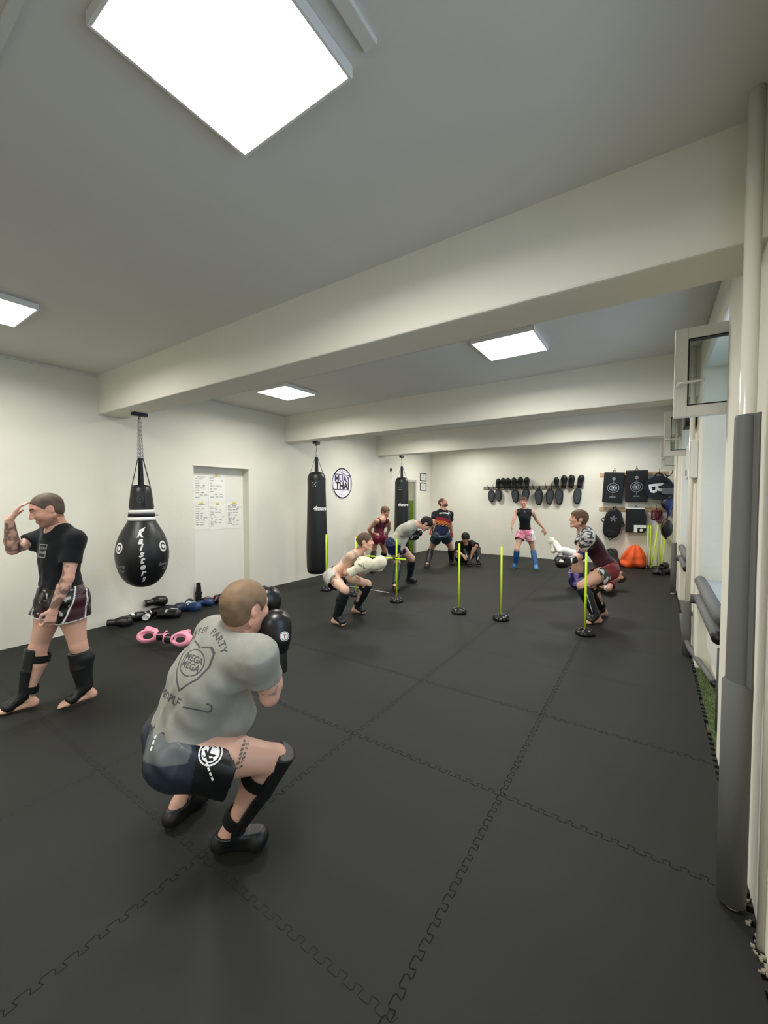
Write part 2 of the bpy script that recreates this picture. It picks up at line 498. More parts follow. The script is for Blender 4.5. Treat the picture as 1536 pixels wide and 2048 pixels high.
lob.mi = 2; lob.box((XL - 2.6, 8.6, -0.06), (XL - 0.062, 10.4, 0.0))
tag(lob.build('trim_2', [wallm, mat('green lobby paint', (122, 168, 52), 0.5), mat('lobby floor', (60, 58, 54), 0.5)]), kind='structure')

e = empty('ceiling_light', (XL - 1.2, 9.5, 2.5), 0, 'added light panel brightening the green lobby behind the doorway', 'ceiling light', 'square ceiling light panels')  # added lamp, put in to brighten the lobby and its green wall
d = MB(); d.box((-.2, -.2, -.03), (.2, .2, -.0005), .002); d.build('diffuser', mat('added lobby glow panel', (255, 250, 240), .5, emis=22), e)
wb = MB(); wb.box((XL - 0.2, YB, -0.1), (1.0, YB + 0.2, ZC))
tag(wb.build('wall_back', wallm), kind='structure')
wf = MB(); wf.box((XL - 0.2, YF - 0.2, -0.1), (1.0, YF, ZC))
tag(wf.build('wall_front', wallm), kind='structure')

# right wall: piers with window niches
NICHE = [(-2.83, -1.26), (0.20, 1.77), (3.235, 4.805), (6.27, 7.84), (9.30, 10.87)]
NTOP, XW = 2.812, 0.80
wr = MB(); y = YF - 0.2
for (a, b) in NICHE:
    wr.box((XR, y, -0.03), (XW, a, ZC)); wr.box((XR, a, NTOP), (XW, b, ZC)); 
    wr.box((0.47, a, -0.03), (XW, b, 0.80)); y = b
wr.box((XR, y, -0.03), (XW, YB + 0.1, ZC))
wr_o = wr.build('wall_right', wallm)
bv = wr_o.modifiers.new('soft edges', 'BEVEL'); bv.width = 0.02; bv.segments = 3; bv.limit_method = 'ANGLE'
tag(wr_o, kind='structure')

# beams
for k, yb in enumerate((-0.84, 2.19, 5.22, 8.215)):
    b = MB(); b.box((XL - 0.05, yb, ZBEAM), (XR + 0.05, yb + (0.33 if k == 1 else 0.32), ZC + 0.02))
    o = b.build('ceiling_beam' if k == 0 else 'ceiling_beam', beamm)
    m_ = o.modifiers.new('soft edges', 'BEVEL'); m_.width = 0.012; m_.segments = 2
    tag(o, ['', 'nearest white ceiling beam, the broad one crossing the whole room', 'second white ceiling beam, behind the first, above the long bag on the left', 'farthest white ceiling beam, before the back wall'][k] or 'white ceiling beam behind the viewpoint', 'beam')
    o['kind'] = 'structure'; o.name = 'trim_%d' % (3 + k)
    for key in ('label', 'category'): del o[key]
# surface-run cable trunking on the ceiling
tr = MB()
tr.box((-0.83, -0.4, ZC - 0.018), (-0.78, 1.13, ZC + 0.001), 0.004)
tr.box((XL + 0.05, 0.42, ZC - 0.012), (-1.5, 0.45, ZC + 0.001), 0.003)
tr.box((XL + 0.03, 3.66, ZC - 0.012), (-1.0, 3.69, ZC + 0.001), 0.003)
tr.box((XL - 0.001, 0.0, ZC - 0.02), (XL + 0.02, 2.19, ZC + 0.001), 0.003)
tag(tr.build('trim_8', ceilm), kind='structure')

# windows: frame, panes, sill
winglass = bpy.data.materials.new('window glass'); winglass.use_nodes = True
_nt = winglass.node_tree; _b = _nt.nodes['Principled BSDF']; _b.inputs['Base Color'].default_value = (0.86, 0.93, 0.93, 1)
_b.inputs['Roughness'].default_value = 0.0; _b.inputs['Transmission Weight'].default_value = 1.0; _b.inputs['IOR'].default_value = 1.0; _b.inputs['Specular IOR Level'].default_value = 0.6
thin = bpy.data.materials.new('clear pane'); thin.use_nodes = True
_nt = thin.node_tree; _nt.nodes.clear()
_o = _nt.nodes.new('ShaderNodeOutputMaterial'); _t = _nt.nodes.new('ShaderNodeBsdfTransparent'); _t.inputs[0].default_value = (0.86, 0.90, 0.90, 1)
_g = _nt.nodes.new('ShaderNodeBsdfGlossy'); _g.inputs['Roughness'].default_value = 0.02; _mx = _nt.nodes.new('ShaderNodeMixShader'); _fr = _nt.nodes.new('ShaderNodeFresnel'); _fr.inputs[0].default_value = 1.45
_nt.links.new(_fr.outputs[0], _mx.inputs[0]); _nt.links.new(_t.outputs[0], _mx.inputs[1]); _nt.links.new(_g.outputs[0], _mx.inputs[2]); _nt.links.new(_mx.outputs[0], _o.inputs[0])
sillm = mat('window sill board', (168, 176, 186), 0.3, spec=0.5)
for k, (a, b) in enumerate(NICHE):
    ym = a + 0.66
    w = MB()
    for (y0, y1) in ((a, a + 0.06), (ym, ym + 0.06), (b - 0.06, b)): w.box((0.70, y0, 0.86), (0.77, y1, NTOP), 0.004)
    for (z0, z1) in ((0.84, 0.91), (2.06, 2.13), (NTOP - 0.06, NTOP)): w.box((0.70, a, z0), (0.77, b, z1), 0.004)
    wo = tag(w.build('window_%d' % (k + 1), whitem), kind='structure')
    g = MB(); g.box((0.732, a + 0.05, 0.9), (0.738, b - 0.05, 2.08))
    g.box((0.732, ym + 0.05, 2.11), (0.738, b - 0.05, NTOP - 0.04))
    g.build('pane', thin, wo)
    s = MB(); s.box((0.40, a + 0.001, 0.80), (0.705, b - 0.001, 0.84), 0.004); s.build('window_sill', sillm, wo)
    if k in (2, 3, 4):
        # the tilted-in upper sash, standing at right angles to the wall
        sash = MB(); y0, y1 = a + 0.045, a + 0.095; x0, x1, z0, z1, fw_ = 0.098, 0.70, 2.14, 2.71, 0.072
        for (p, q) in (((x0, z0), (x0 + fw_, z1)), ((x1 - fw_, z0), (x1, z1)), ((x0 + fw_ - 0.002, z0), (x1 - fw_ + 0.002, z0 + fw_)), ((x0 + fw_ - 0.002, z1 - fw_), (x1 - fw_ + 0.002, z1))):
            sash.box((p[0], y0, p[1]), (q[0], y1, q[1]), 0.005)
        so = sash.build('sash', whitem, wo)
        rb = MB()
        for (p, q) in (((x0 + fw_, z0 + fw_), (x0 + fw_ + 0.006, z1 - fw_)), ((x0 + fw_, z0 + fw_), (x1 - fw_, z0 + fw_ + 0.006)), ((x0 + fw_, z1 - fw_ - 0.006), (x1 - fw_, z1 - fw_))):
            rb.box((p[0], y0 - 0.002, p[1]), (q[0], y1 + 0.002, q[1]))
        rb.build('pane_seal', blackm, so)
        gp = MB(); gp.box((x0 + fw_, y0 + 0.02, z0 + fw_), (x1 - fw_, y0 + 0.028, z1 - fw_)); gp.build('sash_pane', thin, so)
        h = MB(); h.tube([(x0 + 0.035, y0 - 0.01, 2.35), (x0 + 0.035, y0 + 0.001, 2.35)], 0.024, 20); h.tube([(x0 + 0.035, y0 - 0.04, 2.35), (x0 + 0.035, y0, 2.35)], 0.010)
        h.tube([(x0 + 0.028, y0 - 0.042, 2.347), (x0 + 0.07, y0 - 0.045, 2.351), (x0 + 0.155, y0 - 0.045, 2.355)], [0.011, 0.0095, 0.008]); h.build('sash_handle', whitem, so)

# ceiling lamps: flat square panels in shallow white frames
panelm = mat('lit lamp diffuser', (255, 252, 244), 0.5, emis=LAMP)
lampf = mat('lamp frame', (225, 225, 222), 0.4)
LAMPS = [(-1.19, 0.855, 'largest ceiling light panel, glaring square straight overhead'), (-4.28, 0.855, 'ceiling light panel at the left edge, cut off by the frame'),
         (-1.185, 3.97, 'ceiling light panel right of centre, beyond the nearest beam'), (-4.31, 3.97, 'smaller looking ceiling light panel left of centre, beyond the nearest beam'),
         (-1.19, 6.97, 'ceiling light panel hidden above the second beam on the right'), (-4.3, 6.97, 'ceiling light panel hidden above the second beam on the left'),
         (-1.19, 9.8, 'ceiling light panel hidden above the farthest beam on the right'), (-4.3, 9.8, 'ceiling light panel hidden above the farthest beam on the left'),
         (-1.19, -2.1, 'ceiling light panel behind the viewpoint on the right'), (-4.3, -2.1, 'ceiling light panel behind the viewpoint on the left')]
for (x, y, lab) in LAMPS:
    e = empty('ceiling_light', (x, y, ZC), 0, lab, 'ceiling light', 'square ceiling light panels')
    f = MB(); r = 0.292; q = 0.280
    f.box((-r, -r, -0.046), (-q, r, -0.002), 0.002); f.box((q, -r, -0.046), (r, r, -0.002), 0.002); f.box((-q, -r, -0.046), (q, -q, -0.002), 0.002); f.box((-q, q, -0.046), (q, r, -0.002), 0.002)
    f.box((-q, -q, -0.02), (q, q, -0.002))
    f.build('lamp_frame', lampf, e)
    d = MB(); d.box((-q + 0.001, -q + 0.001, -0.0455), (q - 0.001, q - 0.001, -0.040)); d.build('diffuser', panelm, e)
    ld = bpy.data.lights.new('lamp_light', 'AREA'); ld.shape = 'SQUARE'; ld.size = 2 * q - 0.01; ld.energy = LAMP_W; ld.spread = math.radians(SPREAD); ld.color = (1.0, 0.985, 0.945)
    lo = bpy.data.objects.new('lamp_light', ld); COL.objects.link(lo); lo.parent = e; lo.location = (0, 0, -0.047)

# heating pipes along the right wall, with foam padding
def pipe_stack(name, x, y, r, ztop_pad, label, rp=0.046, zbot=0.0, white_top=ZC, sleeve=False):
    e = empty(name, (x, y, 0), 0, label, 'pipe', None)
    p = MB(); p.tube([(0, 0, 0.0), (0, 0, white_top)], r, 20); p.build('pipe', glossw, e)
    if ztop_pad:
        q = MB()
        prof = [(r + 0.001, zbot), (rp, zbot), (rp + .002, 0.5 * ztop_pad), (rp - .003, ztop_pad - 0.01), (rp - .006, ztop_pad), (r + 0.001, ztop_pad)]
        q.lathe(prof, 28); q.build('foam_sleeve', foamm, e)
    return e
E0 = pipe_stack('heating_pipe', 0.290, 2.045, 0.026, 1.93, 'nearest white vertical heating pipe, wrapped in a tall grey foam sleeve', rp=0.040, zbot=0.02)
q = MB(); q.box((-0.004, -0.062, 0.9), (0.004, 0.0, 1.93), 0.002, M=Matrix.Rotation(0.5, 4, 'Z')); q.lathe([(0.030, 0.92), (0.047, 0.9), (0.047, 0.02), (0.030, 0.02)], 28, c=(-0.004, 0.002, 0)); q.build('foam_overlap', foamm, E0)
E1 = pipe_stack('heating_pipe', 0.352, 1.90, 0.014, None, 'thick white vertical pipe at the right edge, without foam')
E2 = pipe_stack('heating_pipe', 0.310, 5.1, 0.022, 0.56, 'white heating pipe between the two windows with a short grey foam sleeve at its foot', rp=0.034)
E3 = pipe_stack('heating_pipe', 0.300, 8.2, 0.022, 0.86, 'farthest white heating pipe, grey foam sleeve ending in a white cap', rp=0.040, zbot=0.03)
for o, dx in ((E2, 0.0), (E3, 0.0)): pass
pc = MB(); pc.tube([(0.300 - 0.3 + 0.0, 0, 0.0), (0.0, 0, 0.045)], 0.03, 14); pc.build('pipe_cap', whitem, E3)
# horizontal padded rails under the windows
for (dy, who) in ((0, 'nearest'), (3.035, 'farther')):
    e = empty('padded_heating_rail', (0.40, 3.9 + dy, 0.0), 0, {'nearest': 'grey foam padded heating rail along the sill of the nearest window niche', 'farther': 'grey foam padded heating rail along the sill of the farther window niche'}[who], 'pipe', None)
    t = MB(); t.tube([(-0.02, -0.55, 0.83), (-0.02, 0.0, 0.825), (-0.02, 0.86, 0.835)], 0.045, 16); t.tube([(-0.02, 0.86, 0.835), (-0.02, 0.88, 0.835)], [0.045, 0.03], 16); t.build('upper_foam_tube', foamm, e)
    t = MB(); t.tube([(-0.03, -0.52, 0.70), (-0.03, 0.2, 0.69), (-0.03, 0.80, 0.68)], 0.040, 16); t.build('lower_foam_tube', foamm, e)
    t = MB(); t.tube([(0.03, 0.84, 0.66), (-0.09, 0.84, 0.66)], 0.045, 16); t.build('foam_stub', foamd, e)
    t = MB(); t.tube([(-0.03, -0.555, 0.70), (-0.03, -0.515, 0.70)], 0.041, 16); t.tube([(-0.03, -0.58, 0.70), (-0.03, -0.555, 0.70)], 0.024, 12); t.build('end_collar', blackm, e)
    t = MB(); t.tube([(0.0, -0.58, 0.02), (0.0, -0.58, 0.70)], 0.02, 12); t.build('riser_pipe', steelm, e)
    t = MB(); t.tube([(0.0, -0.58, 0.10), (0.0, -0.58, 0.64)], 0.04, 16); t.build('riser_foam', foamd, e)
    t = MB(); t.box((0.03, -0.35, 0.25), (0.062, 0.75, 0.56), 0.01); t.build('radiator_panel', whitem, e)
e = empty('bent_padded_pipe', (0.33, 5.1, 0), 0, 'light grey foam pipe bending along the floor, below the far end of the near sill', 'pipe')
t = MB(); t.tube([(-0.055, 0.10, 0.40), (-0.05, 0.08, 0.30), (-0.03, 0.02, 0.18), (0.0, -0.08, 0.10), (0.05, -0.3, 0.07), (0.09, -0.55, 0.06), (0.12, -0.8, 0.06)], 0.025, 14)
t.tube([(-0.055, 0.10, 0.40), (0.02, 0.10, 0.41), (0.03, 0.1, 0.41)], 0.023, 14); t.build('foam_tube', foamm, e)
t = MB(); t.tube([(0.12, -0.80, 0.06), (0.122, -0.83, 0.06)], 0.0255, 14); t.tube([(0.122, -0.83, 0.06), (0.125, -0.86, 0.06)], 0.018, 12); t.build('end_collar', blackm, e)
# turf strip in the near niche
random.seed(3)
turf = MB(); turf.box((0.36, 3.24, -0.026), (0.47, 4.80, -0.014))
for i in range(2600):
    x = random.uniform(0.362, 0.468); yy = random.uniform(3.25, 4.79); a = random.uniform(0, 6.28); h = random.uniform(0.008, 0.02)
    dx, dy_ = math.cos(a) * 0.0015, math.sin(a) * 0.0015; lx, ly = random.uniform(-.006, .006), random.uniform(-.006, .006)
    f = turf.bm.faces.new([turf.bm.verts.new(p) for p in ((x - dx, yy - dy_, -0.014), (x + dx, yy + dy_, -0.014), (x + lx, yy + ly, -0.014 + h))])
tag(turf.build('artificial_turf', mat('green turf', (88, 104, 62), 0.9, var=0.25, vscale=12)), 'green artificial turf strip between mats and wall in the near niche', 'turf', kind='stuff')
# crumbled plaster at the foot of the near pier

POSES = {
 'P2': {'Hd': (-1.465, 1.105, 1.14), 'N': (-1.49, 1.075, 1.02), 'C': (-1.6, 0.99, 0.83), 'P': (-1.665, 0.93, 0.585), 'SL': (-1.69, 1.1, 0.99), 'SR': (-1.335, 1.065, 0.975), 'ER': (-1.36, 1.14, 0.762), 'WR': (-1.385, 1.2, 0.895), 'EL': (-1.63, 1.34, 0.82), 'WL': (-1.57, 1.3, 0.97), 'HL': (-1.755, 0.97, 0.565), 'HR': (-1.58, 0.895, 0.565), 'KL': (-1.95, 1.33, 0.4), 'KR': (-1.385, 1.18, 0.455), 'AL': (-1.95, 1.05, 0.086), 'AR': (-1.592, 1.087, 0.085), 'TL': (-1.985, 1.24, 0.034), 'TR': (-1.465, 1.205, 0.035), 'H': 1.75},
 'P1': {'Hd': (-3.8, 1.1, 1.53), 'N': (-3.84, 1.18, 1.39), 'C': (-3.84, 1.18, 1.15), 'P': (-3.835, 1.185, 0.88), 'SL': (-3.66, 1.225, 1.31), 'SR': (-4.01, 1.17, 1.33), 'EL': (-3.62, 1.16, 1.02), 'WL': (-3.66, 1.08, 0.8), 'ER': (-3.96, 0.935, 1.235), 'WR': (-3.86, 0.9, 1.455), 'HL': (-3.75, 1.2, 0.84), 'HR': (-3.92, 1.175, 0.84), 'KL': (-3.73, 1.25, 0.46), 'KR': (-3.94, 1.06, 0.46), 'AL': (-3.71, 1.29, 0.095), 'AR': (-3.96, 0.99, 0.085), 'TL': (-3.735, 1.14, 0.034), 'TR': (-4.02, 0.84, 0.035), 'H': 1.76},
 'P3': {'Hd': (-3.184, 4.304, 1.029), 'N': (-3.289, 4.264, 0.88), 'C': (-3.485, 4.315, 0.726), 'P': (-3.572, 4.119, 0.558), 'SR': (-3.266, 4.077, 0.856), 'SL': (-3.341, 4.436, 0.82), 'ER': (-3.396, 4.151, 0.608), 'WR': (-3.184, 4.044, 0.673), 'EL': (-3.232, 4.289, 0.596), 'WL': (-3.046, 4.171, 0.707), 'HR': (-3.54, 4.044, 0.544), 'HL': (-3.58, 4.209, 0.559), 'KR': (-3.183, 3.869, 0.46), 'KL': (-3.243, 4.422, 0.432), 'AR': (-3.33, 3.861, 0.087), 'AL': (-3.429, 4.408, 0.085), 'TR': (-3.235, 3.865, 0.033), 'TL': (-3.247, 4.443, 0.035), 'H': 1.7},
 'P4': {'Hd': (-4.841, 7.279, 1.298), 'N': (-4.853, 7.182, 1.15), 'C': (-5.018, 7.305, 1.006), 'P': (-4.953, 7.172, 0.778), 'SR': (-4.88, 6.994, 1.115), 'SL': (-4.82, 7.362, 1.078), 'ER': (-5.093, 7.015, 0.924), 'WR': (-5.142, 7.194, 0.766), 'EL': (-4.933, 7.559, 0.905), 'WL': (-5.088, 7.692, 0.774), 'HR': (-4.961, 7.079, 0.762), 'HL': (-4.939, 7.259, 0.741), 'KR': (-5.107, 7.206, 0.426), 'KL': (-5.014, 7.495, 0.409), 'AR': (-5.029, 6.999, 0.086), 'AL': (-5.192, 7.661, 0.085), 'TR': (-4.904, 6.909, 0.035), 'TL': (-4.974, 7.453, 0.036), 'H': 1.68},
 'P5': {'Hd': (-3.358, 6.351, 1.143), 'N': (-3.503, 6.231, 1.15), 'C': (-3.731, 6.215, 1.011), 'P': (-3.842, 6.06, 0.8), 'SR': (-3.537, 6.019, 1.087), 'SL': (-3.636, 6.381, 1.077), 'ER': (-3.777, 6.048, 0.904), 'WR': (-3.719, 6.299, 0.886), 'EL': (-3.679, 6.127, 0.92), 'WL': (-3.684, 6.385, 0.927), 'HR': (-3.812, 5.968, 0.789), 'HL': (-3.848, 6.163, 0.762), 'KR': (-3.822, 6.131, 0.425), 'KL': (-3.728, 6.492, 0.478), 'AR': (-3.706, 5.873, 0.087), 'AL': (-3.854, 6.606, 0.086), 'TR': (-3.585, 5.754, 0.035), 'TL': (-3.658, 6.583, 0.035), 'H': 1.78},
 'P6': {'Hd': (-4.13, 8.668, 1.483), 'N': (-4.096, 8.604, 1.297), 'C': (-4.033, 8.468, 1.094), 'P': (-4.068, 8.438, 0.769), 'SR': (-4.246, 8.485, 1.218), 'SL': (-3.988, 8.745, 1.224), 'ER': (-4.19, 8.281, 1.02), 'WR': (-4.298, 8.408, 0.835), 'EL': (-4.052, 8.901, 0.979), 'WL': (-4.058, 8.996, 0.743), 'HR': (-4.129, 8.374, 0.728), 'HL': (-3.997, 8.495, 0.732), 'KR': (-4.36, 8.503, 0.386), 'KL': (-3.968, 8.753, 0.417), 'AR': (-4.314, 8.24, 0.084), 'AL': (-4.036, 8.957, 0.083), 'TR': (-4.214, 7.954, 0.036), 'TL': (-3.875, 8.737, 0.036), 'H': 1.76},
 'P7': {'Hd': (-3.714, 9.036, 0.644), 'N': (-3.76, 9.13, 0.53), 'C': (-3.838, 9.249, 0.299), 'P': (-3.9, 9.36, 0.125), 'SR': (-3.913, 9.051, 0.484), 'SL': (-3.64, 9.267, 0.507), 'ER': (-3.835, 8.817, 0.335), 'WR': (-3.638, 8.679, 0.285), 'EL': (-3.446, 9.057, 0.468), 'WL': (-3.558, 9.031, 0.249), 'HR': (-3.97, 9.3, 0.115), 'HL': (-3.83, 9.41, 0.115), 'KR': (-3.835, 9.162, 0.417), 'KL': (-3.551, 9.42, 0.383), 'AR': (-3.629, 9.048, 0.085), 'AL': (-3.447, 9.169, 0.085), 'TR': (-3.512, 8.888, 0.035), 'TL': (-3.338, 9.003, 0.035), 'H': 1.7},
 'P8': {'Hd': (-2.455, 9.361, 1.508), 'N': (-2.447, 9.408, 1.34), 'C': (-2.405, 9.272, 1.147), 'P': (-2.407, 9.335, 0.836), 'SR': (-2.614, 9.344, 1.277), 'SL': (-2.282, 9.457, 1.28), 'ER': (-2.595, 9.12, 1.129), 'WR': (-2.608, 9.01, 0.983), 'EL': (-2.238, 9.661, 1.092), 'WL': (-2.09, 9.714, 0.899), 'HR': (-2.487, 9.311, 0.789), 'HL': (-2.316, 9.356, 0.792), 'KR': (-2.522, 9.11, 0.447), 'KL': (-2.254, 9.457, 0.407), 'AR': (-2.581, 9.226, 0.084), 'AL': (-2.145, 9.274, 0.084), 'TR': (-2.588, 9.021, 0.035), 'TL': (-2.083, 9.061, 0.035), 'H': 1.66},
 'P9': {'Hd': (-0.846, 6.017, 1.319), 'N': (-0.785, 6.102, 1.166), 'C': (-0.672, 6.169, 0.937), 'P': (-0.505, 6.15, 0.667), 'SL': (-0.709, 5.896, 1.097), 'SR': (-0.825, 6.292, 1.107), 'EL': (-0.8, 6.064, 0.824), 'WL': (-0.882, 5.824, 0.773), 'ER': (-0.838, 6.062, 0.824), 'WR': (-0.908, 5.896, 0.779), 'HL': (-0.495, 6.069, 0.634), 'HR': (-0.514, 6.234, 0.66), 'KL': (-0.754, 5.744, 0.464), 'KR': (-0.684, 5.943, 0.448), 'AL': (-0.569, 5.746, 0.086), 'AR': (-0.539, 6.15, 0.088), 'TL': (-0.655, 5.657, 0.034), 'TR': (-0.618, 6.073, 0.033), 'H': 1.78},
 'P10': {'Hd': (-0.475, 8.105, 0.226), 'N': (-0.58, 7.961, 0.178), 'C': (-0.822, 7.857, 0.15), 'P': (-1.088, 7.757, 0.161), 'SL': (-0.572, 7.784, 0.155), 'SR': (-0.673, 8.115, 0.197), 'EL': (-0.577, 7.488, 0.111), 'WL': (-0.728, 7.694, 0.104), 'ER': (-0.712, 8.37, 0.045), 'WR': (-0.813, 8.147, 0.119), 'HL': (-1.076, 7.686, 0.147), 'HR': (-1.108, 7.833, 0.21), 'KL': (-1.109, 7.673, 0.613), 'KR': (-1.042, 7.67, 0.594), 'AL': (-1.4, 7.429, 0.724), 'AR': (-1.298, 7.367, 0.714), 'TL': (-1.54, 7.359, 0.925), 'TR': (-1.459, 7.532, 0.897), 'H': 1.76},
}

# ---------------------------------------------------------------- people
SKIN = {'fair': (224, 184, 160), 'pink': (216, 170, 148), 'tan': (192, 148, 122), 'warm': (204, 160, 136)}
skinm = mat('skin', (200, 150, 125), 0.45, spec=0.35, attr=True, bump=0.12, bscale=180)
hairm = mat('hair', (90, 70, 52), 0.65, spec=0.3, attr=True, bump=0.6, bscale=150)
def cloth(name, c, **k): return mat(name, c, k.pop('rough', 0.85), spec=0.15, attr=True, bump=k.pop('bump', 0.3), bscale=k.pop('bscale', 220), var=k.pop('var', 0.05), vscale=12, sheen=0.1)
clothm = cloth('fabric', (128, 128, 128))
meshm = mat('satin fabric', (30, 30, 40), 0.4, spec=0.4, attr=True, bump=0.2, bscale=120)
leatherm = mat('black leather', (17, 17, 19), 0.34, spec=0.5, bump=0.25, bscale=90)
guardm = mat('shin guard leather', (24, 24, 26), 0.42, spec=0.45, attr=True, bump=0.2, bscale=90)
strapm = mat('elastic strap', (16, 16, 17), 0.7, spec=0.3)
whitep = mat('white print', (232, 232, 228), 0.6)
greyp = mat('dark grey print', (72, 74, 72), 0.85)
redp = mat('red print', (196, 62, 60), 0.6)
inkm = mat('tattoo ink', (70, 72, 74), 0.6)

def noise3(P, s=1.0, seed=0):
    """cheap smooth value noise, vectorised"""
    Q = np.asarray(P) * s + seed * 17.3; i = np.floor(Q).astype(np.int64); f = Q - i; f = f * f * (3 - 2 * f); out = 0
    for a in (0, 1):
        for b in (0, 1):
            for c in (0, 1):
                h = (i[:, 0] + a) * 374761393 + (i[:, 1] + b) * 668265263 + (i[:, 2] + c) * 2147483647 + seed * 1013
                h = (h ^ (h >> 13)) * 1274126177; h = (h ^ (h >> 16)) & 0xffff
                w = (f[:, 0] if a else 1 - f[:, 0]) * (f[:, 1] if b else 1 - f[:, 1]) * (f[:, 2] if c else 1 - f[:, 2])
                out = out + w * (h / 65535.0)
    return out
def segdist(V, a, b):
    a = V3(a); b = V3(b); ab = b - a; t = np.clip(((V - a) @ ab) / (ab @ ab), 0, 1)
    return np.linalg.norm(V - a - t[:, None] * ab, axis=1), t

class Figure:
    def __init__(s, P, face, head_up=(0, 0, 1), build=1.0, h=0.008, name='person'):
        """P joints in the world; face = direction the face looks"""
        s.P = {k: V3(v) for k, v in P.items() if k != 'H'}; s.H = P['H']; s.k = s.H / 1.75; s.b = build; s.h = h
        s.hf = unit(face); u = V3(head_up); s.hl = unit(np.cross(u, s.hf)); s.hu = np.cross(s.hf, s.hl)
        P = s.P
        s.rt = unit(P['HR'] - P['HL']); up = unit(P['N'] - P['P']); s.fw = unit(np.cross(up, s.rt)); s.up = up      # pelvis frame
        s.srt = unit(P['SR'] - P['SL']); s.cup = unit(P['N'] - P['C']); s.cfw = unit(np.cross(s.cup, s.srt)); s.srt = np.cross(s.cfw, s.cup)
        s.origin = np.array([(P['AL'][0] + P['AR'][0]) / 2, (P['AL'][1] + P['AR'][1]) / 2, 0.0])
    # -- groups of soft shapes
    def torso(s):
        P, k, b = s.P, s.k, s.b
        cf = s.cfw; r = []
        r.append(cone(P['P'], (P['P'] + P['C']) / 2, .128 * k * b, .118 * k * b, (s.fw, 1.32)))
        r.append(cone((P['P'] + P['C']) / 2, P['C'], .118 * k * b, .138 * k * b, (cf, 1.35)))
        top = P['C'] + (P['N'] - P['C']) * .62
        r.append(cone(P['C'], top, .145 * k * b, .128 * k * b, (cf, 1.38)))
        for S in ('SL', 'SR'):
            r.append(cone(P['N'] - s.cup * .02 * k, P[S], .045 * k, .052 * k * b))
            r.append(cone(top, P[S] - s.cup * .03 * k, .085 * k, .06 * k * b, (cf, 1.2)))
            r.append(ell(P['C'] + (P[S] - P['C']) * .5 + cf * .055 * k, (.075 * k, .04 * k, .06 * k), (s.srt, cf, s.cup)))
        return r
    def pelvis(s):
        P, k, b = s.P, s.k, s.b
        r = [cone(P['HL'], P['HR'], .105 * k * b, .105 * k * b)]
        r.append(ell(P['P'] + s.up * .03 * k, (.155 * k * b, .115 * k * b, .11 * k), (s.rt, s.fw, s.up)))
        for Hh, K in (('HL', 'KL'), ('HR', 'KR')):
            r.append(ell(P[Hh] - s.fw * .045 * k - s.up * .02 * k, (.085 * k * b, .085 * k * b, .09 * k), (s.rt, s.fw, s.up)))
        return r
    def thigh(s, d):
        P, k, b = s.P, s.k, s.b; h_, kn = P['H' + d], P['K' + d]
        m = h_ + (kn - h_) * .45
        return [cone(h_, m, .092 * k * b, .082 * k * b), cone(m, kn, .082 * k * b, .055 * k * b), cone(kn, kn, .056 * k, .056 * k)]
    def footdir(s, d):
        f = s.P['T' + d] - s.P['A' + d]; return unit(f)
    def calf(s, d):
        P, k, b = s.P, s.k, s.b; kn, an = P['K' + d], P['A' + d]; ax = unit(an - kn)
        f = s.P['T' + d] - s.P['A' + d]; back = -unit(f - ax * (f @ ax))
        m = kn + (an - kn) * .30 + back * .018 * k
        return [cone(kn, m, .050 * k, .058 * k * b), cone(m, an + (kn - an) * .22, .058 * k * b, .036 * k), cone(an + (kn - an) * .22, an, .037 * k, .036 * k)], back
    def foot(s, d, toes=True):
        P, k = s.P, s.k; an, to = P['A' + d], P['T' + d]; f = unit(to - an); kn = P['K' + d]; ax = unit(an - kn)
        g = s.floorfoot
        if g: fh = unit(np.array([f[0], f[1], 0])); dn = np.array([0, 0, -1.0]); zf = 0.0
        else: dn = unit(ax - f * (ax @ f) * .5); fh = unit(f - dn * (f @ dn))
        lat = np.cross(dn, fh)
        heel = an + dn * (.045 * k) - fh * .035 * k; ball = an + dn * .058 * k + fh * .125 * k
        r = [cone(an, heel, .036 * k, .034 * k), cone(an + fh * .01, ball, .036 * k, .024 * k), cone(heel, ball, .030 * k, .028 * k, (dn, 1.05)),
             cone(ball - lat * .024 * k, ball + lat * .024 * k, .022 * k, .022 * k)]
        if toes:
            for i in range(5):
                o = (-.034 + .0165 * i) * k; L = (.055, .052, .047, .040, .032)[i if d == 'L' else 4 - i] * k
                r.append(cone(ball + lat * o + fh * .01, ball + lat * o * 1.05 + fh * L + dn * .006 * k, .0115 * k, .0095 * k))
        return r
    floorfoot = True
    def arm(s, d):
        P, k, b = s.P, s.k, s.b; S, E, W = P['S' + d], P['E' + d], P['W' + d]
        m = S + (E - S) * .5
        r = [cone(S, m, .054 * k * b, .047 * k * b), cone(m, E, .047 * k * b, .037 * k), cone(E, E, .038 * k, .038 * k)]
        return r, [cone(E, E + (W - E) * .3, .038 * k, .043 * k * b), cone(E + (W - E) * .3, W, .043 * k * b, .027 * k)]
